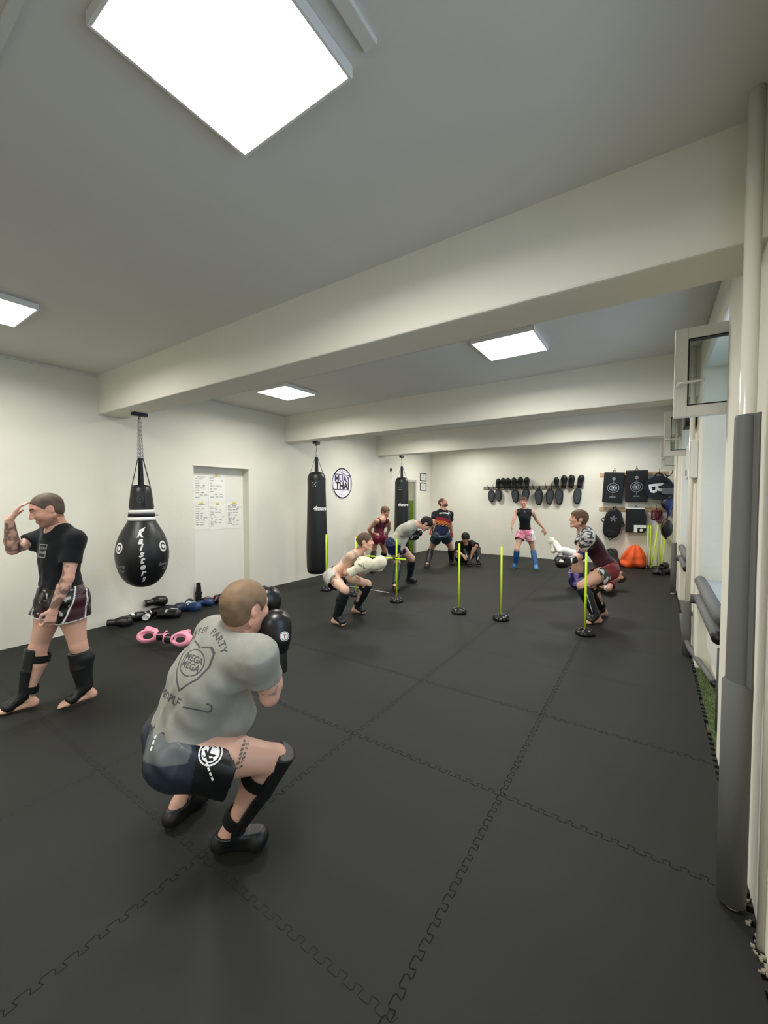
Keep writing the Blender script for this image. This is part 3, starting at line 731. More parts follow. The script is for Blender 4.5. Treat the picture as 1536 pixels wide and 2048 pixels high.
    def hand(s, d, dir_, palm, curl=0.5, spread=0.05, thumb_in=0.4):
        """dir_: wrist to knuckles; palm: direction the palm faces"""
        k = s.k; W = s.P['W' + d]; u = unit(dir_); pn = unit(V3(palm) - u * (V3(palm) @ u)); side = np.cross(u, pn) * (1 if d == 'R' else -1)  # towards the thumb
        r = [rbox(W + u * .05 * k, (.048 * k, .036 * k, .0135 * k), (u, side, pn), .012 * k), cone(W - u * .01, W + u * .03 * k, .026 * k, .028 * k, (pn, 1.35))]
        for i, (o, L) in enumerate(((.030, .086), (.010, .095), (-.010, .088), (-.029, .070))):
            base = W + u * .088 * k + side * o * k; dirv = unit(u + side * (o / .03) * spread); ang = 0; p = base
            r.append(cone(W + u * .04 * k + side * o * .8 * k, base, .0105 * k, .0105 * k))
            for j, f in enumerate((.45, .32, .23)):
                ang += curl * (.55 if j == 0 else .9); dd = dirv * math.cos(ang) + pn * math.sin(ang); q = p + dd * L * f * k
                r.append(cone(p, q, (.0098, .0088, .008)[j] * k, (.0088, .008, .007)[j] * k)); p = q
        p = W + u * .022 * k + side * .026 * k; dd = unit(side * .75 + u * .55 + pn * .35 * thumb_in * 2)
        q = p + dd * .042 * k; r.append(cone(p, q, .015 * k, .0115 * k)); d2 = unit(u * .9 + side * (.25 - thumb_in * .6) + pn * .7 * thumb_in)
        q2 = q + d2 * .032 * k; r.append(cone(q, q2, .0108 * k, .0095 * k)); r.append(cone(q2, q2 + unit(d2 - side * .25) * .024 * k, .0095 * k, .0078 * k))
        return r
    def hp(s, f, l, u):
        """a point of the head: forward, left, up (metres for an adult head)"""
        return s.P['Hd'] + (s.hf * f + s.hl * l + s.hu * u) * s.k * s.hs
    hs = 1.0
    def add_head(s, vol):
        k = s.k * s.hs; R = (s.hf, s.hl, s.hu); h = s.hp
        vol.add(ell(h(-.014, 0, .030), (.100 * k, .077 * k, .088 * k), R), .0)
        vol.add(ell(h(.022, 0, -.022), (.072 * k, .062 * k, .088 * k), R), .03 * k)
        vol.add(cone(s.P['N'] - s.cup * .01 * k, h(-.030, 0, -.045), .057 * s.k * s.b, .052 * k), .03 * k)
        vol.add(cone(s.P['N'] + s.cfw * .03 * k - s.cup * .02, h(.0, 0, -.075), .045 * s.k, .038 * k), .03 * k)
        for l in (-1, 1):
            vol.add(cone(h(-.002, .053 * l, -.052), h(.066, .016 * l, -.100), .018 * k, .016 * k), .022 * k)
            vol.add(ell(h(.058, .040 * l, -.022), (.022 * k, .022 * k, .02 * k), R), .025 * k)
            vol.add(cone(h(.080, .014 * l, .034), h(.064, .05 * l, .034), .010 * k, .010 * k), .018 * k)
        vol.add(ell(h(.076, 0, -.102), (.017 * k, .019 * k, .014 * k), R), .015 * k)
        for l in (-1, 1): vol.sub(ell(h(.093, .033 * l, .012), (.018 * k, .018 * k, .012 * k), R), .014 * k)
        vol.add(cone(h(.084, 0, .022), h(.110, 0, -.022), .0085 * k, .0125 * k), .010 * k)
        for l in (-1, 1):
            vol.add(cone(h(.096, .012 * l, -.026), h(.096, .012 * l, -.026), .009 * k, .009 * k), .006 * k)
            vol.add(cone(h(.071, .032 * l, .013), h(.071, .032 * l, .013), .0145 * k, .0145 * k), .003 * k)
            a = h(-.012, .074 * l, .0)
            vol.add(ell(a, (.021 * k, .010 * k, .034 * k), (unit(s.hf + .6 * l * -s.hl), unit(s.hl * l + .55 * s.hf * 1), s.hu)), .005 * k)
            vol.sub(ell(h(-.010, .086 * l, .004), (.011 * k, .006 * k, .018 * k), R), .004 * k)
        vol.add(cone(h(.090, .018, -.063), h(.090, -.018, -.063), .0075 * k, .0075 * k), .006 * k)
        vol.add(cone(h(.088, .014, -.074), h(.088, -.014, -.074), .008 * k, .008 * k), .006 * k)
        vol.sub(cone(h(.1, .022, -.0685), h(.1, -.022, -.0685), .0022 * k, .0022 * k), .003 * k)
    def hair_vol(s, thick, back=-.055, front=.0, long_=None):
        k = s.k * s.hs; R = (s.hf, s.hl, s.hu); h = s.hp
        lo, hi = h(0, 0, .03) - .2 * k, h(0, 0, .03) + .2 * k
        v = Vol(lo, hi, min(s.h, .006))
        v.add(ell(h(-.014, 0, .030), ((.100) * k + thick, .077 * k + thick, .088 * k + thick), R), 0)
        v.add(ell(h(-.045, 0, -.02), (.055 * k + thick * .6, .062 * k + thick * .6, .06 * k), R), .02 * k)
        n1 = s.hf * .84 - s.hu * .544; v.clip(h(.028 + front, 0, -.02), n1)
        v.clip(h(0, 0, back), -(s.hu - s.hf * .35))
        for l in (-1, 1): v.sub(ell(h(-.004, .082 * l, -.012), (.026 * k, .03 * k, .042 * k), R), .004)
        return v
    # -- whole body as one surface
    def make(s, root, skin, arms='LR', hands=None, toes=(True, True), hair=None, beard=0.0, ink=None, face_tone=(1.06, .93, .9), brow=(80, 58, 44), extra=None, maxz=None):
        P, k = s.P, s.k
        pr = []
        G = [(s.torso(), .035), (s.pelvis(), .04)]
        for d in 'LR':
            up, fo = s.arm(d); G.append((up, .03)); G.append((fo, .012))
            G.append((s.thigh(d), .03)); c, _ = s.calf(d); G.append((c, .015)); G.append((s.foot(d, toes['LR'.index(d)]), .010))
        if hands:
            for d, a in hands.items(): G.append((s.hand(d, **a), .004))
        if extra: G.append((extra, .02))
        allp = [p for g, _ in G for p in g] + [ell(P['Hd'], (.16, .16, .16))]
        lo, hi = bounds(allp)
        if s.floorfoot: lo[2] = max(lo[2], -3 * s.h)
        v = Vol(lo, hi, s.h)
        for g, kk in G[:2]:
            for p in g: v.add(p, kk * k)
        # limbs are grown separately so that crossing limbs do not melt together
        for d in 'LR':
            w = v.twin()
            up, fo = s.arm(d)
            for p in up: w.add(p, .012 * k)
            for p in fo: w.add(p, .012 * k)
            hh = np.maximum(.03 * k - np.abs(v.D - w.D), 0) / (.03 * k)
            # soft join only near the shoulder
            X, Y, Z = w.grid(); S = P['S' + d]; dist = np.sqrt((X - S[0]) ** 2 + (Y - S[1]) ** 2 + (Z - S[2]) ** 2)
            hh = hh * np.clip((.16 * k - dist) / (.06 * k), 0, 1)
            v.D = np.minimum(v.D, w.D) - hh * hh * .03 * k * .25
            w = v.twin()
            for p in s.thigh(d): w.add(p, .02 * k)
            for p in s.calf(d)[0]: w.add(p, .02 * k)
            for p in s.foot(d, toes['LR'.index(d)]): w.add(p, .008 * k)
            S = P['H' + d]; dist = np.sqrt((X - S[0]) ** 2 + (Y - S[1]) ** 2 + (Z - S[2]) ** 2)
            hh = np.maximum(.04 * k - np.abs(v.D - w.D), 0) / (.04 * k) * np.clip((.22 * k - dist) / (.08 * k), 0, 1)
            v.D = np.minimum(v.D, w.D) - hh * hh * .04 * k * .25
        if hands:
            for d, a in hands.items():
                w = v.twin()
                for p in s.hand(d, **a): w.add(p, .0035 * k)
                v.D = np.minimum(v.D, w.D)
        s.add_head(v)
        if s.floorfoot: v.clip((0, 0, 0.004), (0, 0, -1))
        s.body = v
        base = np.array(lin(SKIN[skin])); hk = s.k * s.hs
        hc = None if hair is None else np.array(lin(hair['col']))
        def paint(V):
            c = np.tile(base, (len(V), 1)).astype(float)
            n = noise3(V, 9, 3); c *= (0.93 + .12 * n)[:, None]
            for j in ('EL', 'ER', 'KL', 'KR'):
                d = np.linalg.norm(V - P[j], axis=1); t = np.clip(1 - d / .085, 0, 1)[:, None]; c = c * (1 - t * np.array([.02, .12, .12]))
            q = V - P['Hd']; f = q @ s.hf / hk; l = q @ s.hl / hk; u = q @ s.hu / hk
            hd = (np.abs(f) < .13) & (np.abs(l) < .1) & (u > -.125) & (u < .14)
            c[hd] *= np.array(face_tone)
            lips = hd & (f > .078) & (np.abs(l) < .021) & (u < -.058) & (u > -.079); c[lips] *= np.array([.82, .55, .55])
            br = hd & (f > .055) & (np.abs(np.abs(l) - .033) < .021) & (np.abs(u - .034 - .004) < .0055); c[br] = np.array(lin(brow))
            ey = hd & (f > .066) & (np.abs(np.abs(l) - .032) < .0125) & (np.abs(u - .012) < .0065)
            c[ey] = np.array(lin((196, 184, 176))); ir = ey & (np.abs(np.abs(l) - .031) < .0055); c[ir] = np.array(lin((40, 32, 28)))
            lid = hd & (f > .06) & (np.abs(np.abs(l) - .032) < .016) & (u - .012 > .0065) & (u - .012 < .012); c[lid] *= .62
            if beard > 0:
                m = hd & (u < -.045) & (f > -.02) & (u > -.12) & ~lips; t = beard * np.clip((-.035 - u) / .03, 0, 1)[:, None]
                c = np.where(m[:, None], c * (1 - t) + t * np.array(lin(brow)), c)
                m2 = hd & (f > .085) & (u > -.058) & (u < -.045); c[m2] *= 1 - .6 * beard
            if hc is not None and hair.get('stubble', True):
                m = hd & ((f - .028 - hair.get('front', 0)) * .84 - (u + .02) * .544 < 0) & (u - f * .35 > hair.get('back', -.055)) & ~((np.abs(l) > .062) & (u < .03) & (f > -.035) & (f < .03))
                c[m] = c[m] * .35 + hc * .65
            if ink:
                for (a, b, r, dens, sc) in ink:
                    d, t = segdist(V, P[a] if isinstance(a, str) else a, P[b] if isinstance(b, str) else b)
                    V2 = V + .03 * np.stack([noise3(V, sc * .8, 21), noise3(V, sc * .8, 22), noise3(V, sc * .8, 23)], 1); n1 = noise3(V2, sc * 1.2, 11); n2 = noise3(V2, sc * 2.6, 5); mm = (d < r) & (t > .02) & (t < .98)
                    w = np.clip((n1 * .6 + n2 * .4 - (1 - dens)) * 6, 0, 1) * .72
                    w = np.where(mm, w, 0)[:, None]; c = c * (1 - w) + w * np.array(lin((58, 60, 62)))
            return np.clip(c, 0, 1)
        o = v.build('body', skinm, root, paint)
        if hair is not None:
            st = hair.get('style', 'short'); hv = s.hair_vol(hair.get('thick', .008), hair.get('back', -.055), hair.get('front', 0))
            if st == 'bun':
                a = s.hp(-.105, 0, hair.get('bun', .07)); hv.add(cone(a, a, .032 * k, .032 * k), .012)
            if st == 'tail':
                a = s.hp(-.10, 0, .03); hv.add(cone(a, s.hp(-.13, 0, -.08), .024 * k, .012 * k), .012)
            if st in ('curly', 'full'):
                hv.wrinkle(.006, lambda X, Y, Z: np.sin(X * 210) * np.sin(Y * 190) * np.sin(Z * 200))
            def hpaint(V):
                n = noise3(V, 45, 2); return np.clip(hc * (0.72 + .55 * n)[:, None], 0, 1)
            hv.build('hair', hairm, root, hpaint)
        return o
    def vol_for(s, prims, h=None):
        lo, hi = bounds(prims, .05); return Vol(lo, hi, h or s.h)
    def shirt(s, root, col, sleeve=.55, hem=0.0, loose=.012, name='t_shirt', neck=.07, paint=None, m=None, tank=False, drape=None, sl_r=.066, wr=.004, hemtilt=None, flare=.0, boxy=0):
        P, k, b = s.P, s.k, s.b; pr = s.torso() + s.pelvis()[1:2]; X_ = []
        sl = []
        if not tank:
            for d in 'LR':
                S, E = P['S' + d], P['E' + d]; sl.append((d, S, S + (E - S) * sleeve))
        allp = pr + [cone(S, q, .12, .12) for _, S, q in sl] + (drape or [])
        v = s.vol_for(allp)
        for p in pr: v.add(p, .045 * k, loose)
        if boxy: v.add(cone(P['P'] - s.up * (hem) * k, P['C'], boxy * k * b, .135 * k * b, (s.fw, 1.28)), .03, loose)
        for p in (drape or []): v.add(p, .03)
        hp_ = P['P'] - s.up * (hem) * k
        if wr: 
            fx = unit(s.srt + s.up * .6); ph = s.P['P']
            def wf(X, Y, Z):
                a = (X - ph[0]) * fx[0] + (Y - ph[1]) * fx[1] + (Z - ph[2]) * fx[2]
                bb = (X - ph[0]) * s.up[0] + (Y - ph[1]) * s.up[1] + (Z - ph[2]) * s.up[2]
                cc = (X - ph[0]) * s.srt[0] + (Y - ph[1]) * s.srt[1] + (Z - ph[2]) * s.srt[2]
                fade = np.clip(1.25 - bb / (.42 * k), 0.12, 1)
                return fade * (np.sin(a * 62 + 1.8 * np.sin(bb * 17) + 1.3 * np.sin(cc * 21)) + .55 * np.sin(bb * 75 + cc * 28 + 2 * np.sin(cc * 14)))
            v.wrinkle(wr, wf)
        v.clip(hp_, -(s.up if hemtilt is None else unit(hemtilt)))
        for d, S, q in sl:
            w = v.twin(); w.add(flatcone(S - (q - S) * .05, q, .057 * k * b + loose * .35, sl_r * k * b + loose * .3), 0)
            w.add(cone(S, S, .054 * k * b + loose * .3, .054 * k * b + loose * .3), .015)
            n_ = unit(q - S); w.clip(q, n_)
            hh = np.maximum(.035 - np.abs(v.D - w.D), 0) / .035; v.D = np.minimum(v.D, w.D) - hh * hh * .035 * .25
            v.clip(q + n_ * 1e-4, n_) if False else None
        if tank:
            for d in 'LR':
                S = P['S' + d]; out = unit(S - P['N']); v.sub(ell(S + out * .035 * k, (.085 * k, .12 * k, .085 * k), (out, s.cfw, s.cup)), .01)
        # neck opening
        v.sub(cone(P['N'] + s.cup * .015 * k, P['N'] + s.cup * .2, neck * k, .12 * k), .01)
        v.sub(ell(P['N'] + s.cfw * .07 * k + s.cup * .01, (.06 * k, .07 * k, .05 * k), (s.srt, s.cfw, s.cup)), .01)
        base = np.array(lin(col))
        pf = paint or (lambda V: base * (0.95 + .1 * noise3(V, 60, 1))[:, None])
        o = v.build(name, m or clothm, root, pf); s.shirt_v = v
        return o
    def shorts(s, root, col, leg=.5, waist=.08, loose=.02, flare=.03, name='shorts', paint=None, m=None, skirt=None, h=None):
        P, k, b = s.P, s.k, s.b; pr = s.pelvis()
        legs = []
        for d in 'LR':
            h_, kn = P['H' + d], P['K' + d]; q = h_ + (kn - h_) * leg; legs.append((d, h_, q))
        allp = pr + [cone(a, q, .15 * k, .15 * k) for _, a, q in legs]
        v = s.vol_for(allp, h)
        for p in pr: v.add(p, .04 * k, loose * .8)
        v.add(cone(P['P'], P['P'] + s.up * .08 * k, .128 * k * b, .122 * k * b, (s.fw, 1.3)), .03, loose * .6)
        for d, a, q in legs:
            w = v.twin(); ax = unit(q - a)
            w.add(flatcone(a - ax * .03, q, .100 * k * b + loose, .094 * k * b + loose + flare), 0)
            hh = np.maximum(.03 - np.abs(v.D - w.D), 0) / .03; v.D = np.minimum(v.D, w.D) - hh * hh * .03 * .25
            # hollow the leg opening a little so the hem reads as an edge
            v.sub(flatcone(q - ax * .035, q + ax * .02, .080 * k * b + loose * .5, .085 * k * b + loose + flare * .6), .003)
        v.clip(P['P'] + s.up * waist * k, s.up)
        def wf(X, Y, Z):
            q = P['P']; a = (X - q[0]) * s.rt[0] + (Y - q[1]) * s.rt[1] + (Z - q[2]) * s.rt[2]; c = (X - q[0]) * s.up[0] + (Y - q[1]) * s.up[1] + (Z - q[2]) * s.up[2]
            return np.sin(a * 55 + 2 * np.sin(c * 30)) + .5 * np.sin(c * 80 + a * 20)
        v.wrinkle(.0028, wf)
        for d, a, q in legs:
            ax = unit(q - a); w = v.twin(); w.add(flatcone(q, q + ax * .10, .17 * k, .17 * k), 0)
            oth = [unit(q2 - a2) @ (q - a2) for d2, a2, q2 in legs if d2 != d]; v.D = np.maximum(v.D, np.where(w.D < 0, -w.D, -.08))
        if s.floorfoot: v.clip((0, 0, .012), (0, 0, -1))
        base = np.array(lin(col)); s.shorts_v = v
        return v.build(name, m or meshm, root, paint or (lambda V: np.tile(base, (len(V), 1))))
    def shin_guard(s, root, d, col=(24, 24, 26), full=False, sock=False, top=.02, instep=True, straps=True, edge=None, foot_col=None, name='shin_guard', strap_ts=(.2, .82), toe_len=1.0):
        P, k = s.P, s.k; kn, an, to = P['K' + d], P['A' + d], P['T' + d]; ax = unit(an - kn); f = unit((to - an) - ax * ((to - an) @ ax)); L = np.linalg.norm(an - kn)
        lat = np.cross(ax, f)
        a = kn + ax * top * k + f * .016; b_ = an - ax * .03 * k + f * .008
        pr = [flatcone(a - ax * .025, a + (b_ - a) * .45, .062 * k, .066 * k, None), flatcone(a + (b_ - a) * .42, b_, .066 * k, .050 * k)]
        v = s.vol_for(pr + [cone(an, to, .07 * k, .07 * k)], min(s.h, .007))
        for p in pr: v.add(p, .01)
        if full:
            for p in s.calf(d)[0]: v.add(p, .015, .010)
            v.clip(kn + ax * top * k, -ax); v.clip(an - ax * .01, ax)
        if not full: v.clip(kn + f * .004, -f)
        fh = unit(np.array([to[0] - an[0], to[1] - an[1], 0])) if s.floorfoot else unit(to - an); dn = np.array([0, 0, -1.]) if s.floorfoot else unit(ax - fh * (ax @ fh) * .5)
        fh = fh if s.floorfoot else unit(fh - dn * (fh @ dn))
        if instep:
            q0 = an + f * .012 - ax * .02; q1 = an + dn * .038 * k + fh * .125 * k * toe_len
            w = v.twin()
            w.add(cone(q0, q1, .047 * k, .040 * k), 0); w.add(cone(q1 - np.cross(dn, fh) * .018, q1 + np.cross(dn, fh) * .018, .034 * k, .034 * k), .02)
            w.clip(an - fh * .015, -fh)
            if sock:
                for p in s.foot(d, not s.floorfoot): w.add(p, .02, .009)
                w.clip(an + dn * .0, -dn)
            if s.floorfoot: w.clip(an + dn * (.068 * k), dn)
            hh = np.maximum(.02 - np.abs(v.D - w.D), 0) / .02; v.D = np.minimum(v.D, w.D) - hh * hh * .02 * .25
        if s.floorfoot: v.clip((0, 0, .006), (0, 0, -1))
        c1 = np.array(lin(col)); c2 = np.array(lin(foot_col or col)); ce = None if edge is None else np.array(lin(edge))
        def paint(V):
            c = np.tile(c1, (len(V), 1)).astype(float)
            isf = ((V - an) @ ax > -.005); c[isf] = c2
            if ce is not None:
                e = (np.abs((V - kn) @ f) < .010) & ~isf; c[e] = ce
                t = ((V - kn) @ ax < top * k - .012); c[t] = ce
            return c
        o = v.build(name, guardm, root, paint)
        s.gv = s.__dict__.get('gv', {}); s.gv[d] = v
        if straps and not full:
            _, back = s.calf(d)
            for t in strap_ts:
                c = kn + (an - kn) * t; w_ = .026
                mb = MB(); rad = (.068 if t < .5 else .047) * k
                cen = c + back * (.016 if t < .5 else .004) * k
                pts = [cen + (f * math.cos(q) * rad * (1.0) + lat * math.sin(q) * rad) for q in np.linspace(math.pi * .38, math.pi * 1.62, 22)]
                for i in range(len(pts) - 1):
                    n0 = unit(pts[i] - cen); n1 = unit(pts[i + 1] - cen)
                    A = [pts[i] - ax * w_, pts[i] + ax * w_, pts[i + 1] + ax * w_, pts[i + 1] - ax * w_]; B = [A[0] + n0 * .007, A[1] + n0 * .007, A[2] + n1 * .007, A[3] + n1 * .007]
                    vv = [mb.bm.verts.new(x) for x in A + B]
                    for q in ((0, 1, 2, 3), (7, 6, 5, 4), (0, 4, 5, 1), (3, 2, 6, 7), (0, 3, 7, 4), (1, 5, 6, 2)): mb.bm.faces.new([vv[i_] for i_ in q])
                mb.build('strap', strapm, o)
        return o
    def glove(s, root, d, dir_, palm, m=None, cuff_m=None, size=1.0, logo=None, name='boxing_glove'):
        W = s.P['W' + d]; return make_glove(root, W, dir_, palm, d, s.k * size, m or leatherm, cuff_m, s.h, name)
def make_glove(root, W, dir_, palm, d, k, m, cuff_m=None, h=.007, name='boxing_glove'):
    W = V3(W); u = unit(dir_); pn = unit(V3(palm) - u * (V3(palm) @ u)); side = np.cross(u, pn) * (1 if d == 'R' else -1); bk = -pn
    R = (u, side, bk)
    pr = [ell(W + u * .115 * k + bk * .004, (.085 * k, .062 * k, .052 * k), R), ell(W + u * .165 * k + pn * .008 * k, (.058 * k, .066 * k, .060 * k), R), ell(W + u * .145 * k + pn * .032 * k, (.06 * k, .058 * k, .04 * k), R),
          cone(W + u * .03 * k, W + u * .1 * k, .046 * k, .056 * k)]
    th = [cone(W + u * .055 * k + side * .045 * k + pn * .01 * k, W + u * .115 * k + side * .068 * k + pn * .022 * k, .026 * k, .029 * k), cone(W + u * .115 * k + side * .068 * k + pn * .022 * k, W + u * .155 * k + side * .060 * k + pn * .034 * k, .029 * k, .022 * k)]
    lo, hi = bounds(pr + th, .03); v = Vol(lo, hi, min(h, .007))
    for p in pr: v.add(p, .03 * k)
    w = v.twin()
    for p in th: w.add(p, .01 * k)
    v.D = np.minimum(v.D, w.D)
    v.clip(W + u * .035 * k, -u)
    o = v.build(name, m, root)
    cf = Vol(*bounds([cone(W - u * .06 * k, W + u * .05 * k, .06 * k, .06 * k)], .02), min(h, .007))
    cf.add(flatcone(W - u * .055 * k, W + u * .042 * k, .050 * k, .046 * k, (pn, 1.12)), 0); cf.sub(flatcone(W - u * .09 * k, W - u * .04 * k, .04 * k, .038 * k, (pn, 1.12)), .003)
    c = cf.build('cuff', cuff_m or m, o)
    return o, v, cf, (W, u, side, pn)

def person_root(fig, label, group=None):
    return empty('person', tuple(fig.origin), 0, label, 'person', group)
def finish(root):
    """mesh data were laid out in world space; move the parts so that the root sits at the feet"""
    inv = Vector(root.location)
    for c in kids(root): c.location = -inv
def disc_logo(name, vol, o, x, y, R, parent, m=None, inner=None, mid=None):
    """ring, disc and a mark on a curved surface"""
    m = m or whitep
    V, T = merge_tris([(ring_tris(.86 * R, R), 1, 0, 0, 0), (ring_tris(0, .76 * R, 24), 1, 0, 0, 0)])
    a = decal(name, (V, T), on_vol(vol, o, x, y, off=.0015), m, parent, dice=R * .4)
    if inner: decal(name + '_mark', merge_tris([(text_tris(inner, .03), R * 1.1, 0, -R * .4, 0)]), on_vol(vol, o, x, y, off=.0028), mid or blackm, a, dice=R * .3)
    return a

# ---- foreground squatting man, grey T-shirt
P = POSES['P2']
f = Figure(P, (.02, 1, -.10), build=1.06, h=.0065)
r = person_root(f, 'man in a grey T-shirt squatting in the foreground with black boxing gloves raised')
f.make(r, 'pink', hair=dict(col=(116, 94, 72), thick=.007, back=-.075), toes=(False, False), beard=.25, brow=(110, 84, 60),
       ink=[('ER', 'WR', .07, .42, 34)])
sh = f.shirt(r, (140, 139, 130), sleeve=.56, hem=.0, loose=.018, wr=.0065, neck=.060, sl_r=.066, boxy=.150, hemtilt=f.up * .9 + f.fw * .2, drape=[cone(f.P['C'] + f.cfw * .06, f.P['P'] + f.up * .14 + f.fw * .13 + f.rt * .03, .12, .11)])
ctr = f.P['C'] + f.cup * .075 - f.cfw * .12 + f.srt * .02
vw = unit(V3((0, 0, 1.62)) - ctr); nn = unit(vw * .72 - f.cfw * .45); cr_ = unit(np.cross((0, 0, 1), vw)); cu_ = np.cross(vw, cr_)
tx = cr_ * math.cos(.50) - cu_ * math.sin(.50); tx = unit(tx - nn * (tx @ nn)); ty = np.cross(nn, tx); mp = on_vol(f.shirt_v, ctr + nn * .35, tx, ty, off=.0012)
shield = [(-.085, .075), (-.06, .092), (-.02, .082), (0, .074), (.02, .082), (.06, .092), (.085, .075), (.088, .02), (.06, -.04), (0, -.105), (-.06, -.04), (-.088, .02)]
def outline(poly, w):
    V = []; T = []; n = len(poly)
    for i, (x, y) in enumerate(poly): V += [(x, y), (x * (1 - w), y * (1 - w))]
    for i in range(n):
        a, b = 2 * i, 2 * ((i + 1) % n); T += [(a, b, b + 1), (a, b + 1, a + 1)]
    return V, T
decal('shield_print', merge_tris([(outline(shield, .10), 1.0, 0, 0, 0), (ring_tris(.055, .060, 30, sy=.9), 1, 0, .01, 0), (text_tris('MEGA', .02), .036, 0, .014, 0), (text_tris('MEGA', .02), .036, 0, -.016, 0)]), mp, greyp, sh, dice=.02)
decal('arc_lettering', arc_text('AFTER PARTY', .135, .040, math.pi / 2, 1.75, bold=.02), mp, greyp, sh, dice=.02)
decal('lower_lettering', merge_tris([(text_tris('PEOPLE', .02), .044, -.045, -.155, .0), (poly_tris([(.045, -.150), (.135, -.137), (.135, -.133), (.045, -.144)]), 1, 0, 0, 0), (ring_tris(.012, .017, 12, .135, -.122, a0=-1.5, a1=2.2), 1, 0, 0, 0)]), mp, greyp, sh, dice=.02)
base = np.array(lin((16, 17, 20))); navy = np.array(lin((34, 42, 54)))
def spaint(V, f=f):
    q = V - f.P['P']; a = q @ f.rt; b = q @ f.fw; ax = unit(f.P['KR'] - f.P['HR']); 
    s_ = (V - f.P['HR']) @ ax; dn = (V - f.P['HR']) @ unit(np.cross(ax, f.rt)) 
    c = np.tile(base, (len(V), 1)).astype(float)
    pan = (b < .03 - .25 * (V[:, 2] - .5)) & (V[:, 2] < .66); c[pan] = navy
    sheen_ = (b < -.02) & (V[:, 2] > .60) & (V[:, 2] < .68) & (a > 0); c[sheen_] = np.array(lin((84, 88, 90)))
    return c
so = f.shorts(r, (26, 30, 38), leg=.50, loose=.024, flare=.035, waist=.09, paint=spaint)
def strip(pts, w, dash=0.0):
    """thin band along a polyline, optionally broken into dashes"""
    V = []; T = []
    for (x0, y0), (x1, y1) in zip(pts, pts[1:]):
        L = math.hypot(x1 - x0, y1 - y0); n = max(1, int(L / dash)) if dash else 1; ux, uy = (x1 - x0) / L, (y1 - y0) / L
        for i in range(n):
            s0, s1 = L * i / n, L * (i + (.72 if dash else 1)) / n; b_ = len(V)
            V += [(x0 + ux * s0 - uy * w, y0 + uy * s0 + ux * w), (x0 + ux * s0 + uy * w, y0 + uy * s0 - ux * w), (x0 + ux * s1 + uy * w, y0 + uy * s1 - ux * w), (x0 + ux * s1 - uy * w, y0 + uy * s1 + ux * w)]
            T += [(b_, b_ + 1, b_ + 2), (b_, b_ + 2, b_ + 3)]
    return V, T
axr = unit(f.P['KR'] - f.P['HR']); hc_ = f.P['HR'] + axr * .035 + np.array([0, 0, .015])
vw = unit(V3((0, 0, 1.62)) - hc_); cr_ = unit(np.cross((0, 0, 1), vw)); cu_ = np.cross(vw, cr_); hp_map = on_vol(f.shorts_v, hc_ + vw * .35, cr_, cu_, off=.0015)
hp_top = on_vol(f.shorts_v, hc_ + vw * .35, cr_, cu_, off=.003)
lg = decal('round_logo', merge_tris([(ring_tris(.040, .046, 36, cx=.052, cy=-.022), 1, 0, 0, 0), (ring_tris(0, .034, 30, cx=.052, cy=-.022), 1, 0, 0, 0)]), hp_map, whitep, so, dice=.02)
decal('logo_letter', merge_tris([(text_tris('K', .04), .050, .052, -.040, .25)]), hp_top, blackm, lg, dice=.01)
decal('ring_lettering', merge_tris([(arc_text('KICKBOXING GYM', .0365, .0085, math.pi / 2, 5.0, bold=.01), 1, .052, -.022, 0)]), hp_top, blackm, lg)
decal('side_trim', strip([(.005, .115), (.008, .06), (.022, .0), (.040, -.07), (.058, -.125)], .0035, .017), hp_map, whitep, so, dice=.008)
decal('rear_trim', strip([(-.135, .110), (-.150, .07), (-.162, .03)], .003, .016), hp_map, whitep, so, dice=.008)
decal('hem_trim', strip([(.145, .075), (.120, .062), (.10, .058)], .0025, .012), hp_map, whitep, so, dice=.008)
tc_ = f.P['HR'] + axr * .21 + np.array([0, 0, .01]); vw2 = unit(V3((0, 0, 1.62)) - tc_); c2 = unit(np.cross((0, 0, 1), vw2)); u2 = np.cross(vw2, c2)
its = []
for k in range(2):
    for j in range(7):
        y0 = -.055 + j * .0155; x0 = -.018 + k * .016 + (y0 + .055) * .35
        its.append((poly_tris([(x0, y0), (x0 + .0135, y0 + .003), (x0 + .0175, y0 + .0145), (x0 + .004, y0 + .0115)]), 1, 0, 0, 0))
decal('thigh_tattoo', merge_tris(its), on_vol(f.body, tc_ + vw2 * .35, c2, u2, off=.0006), mat('tattoo ink grey', (112, 98, 90), 0.6), r, dice=.012)
for d in 'LR': f.shin_guard(r, d, top=-.03, toe_len=1.1, strap_ts=(.24, .80), sock=True)
g, gv, cv, (W, u, sd, pn) = f.glove(r, 'R', (.0, .02, 1), (-.7, .35, 0), size=1.0)
view = unit(V3((0, 0, 1.62)) - W); 
lx = unit(np.cross((0, 0, 1), view))
o = W + u * .10 + lx * .035 + view * .3
disc_logo('round_badge', gv, o, lx, np.cross(view, lx), .020, g, inner='T', mid=redp)
decal('cuff_lettering', merge_tris([(text_tris('TOP', .03), .024, .012, -.004, 1.57), (text_tris('KING', .03), .016, -.025, .0, 0)]), on_vol(cv, W + view * .3, lx, np.cross(view, lx), off=.0015), whitep, kids(g)[0], dice=.01)
f.glove(r, 'L', (.05, -.05, 1), (.7, -.2, 0))
finish(r)

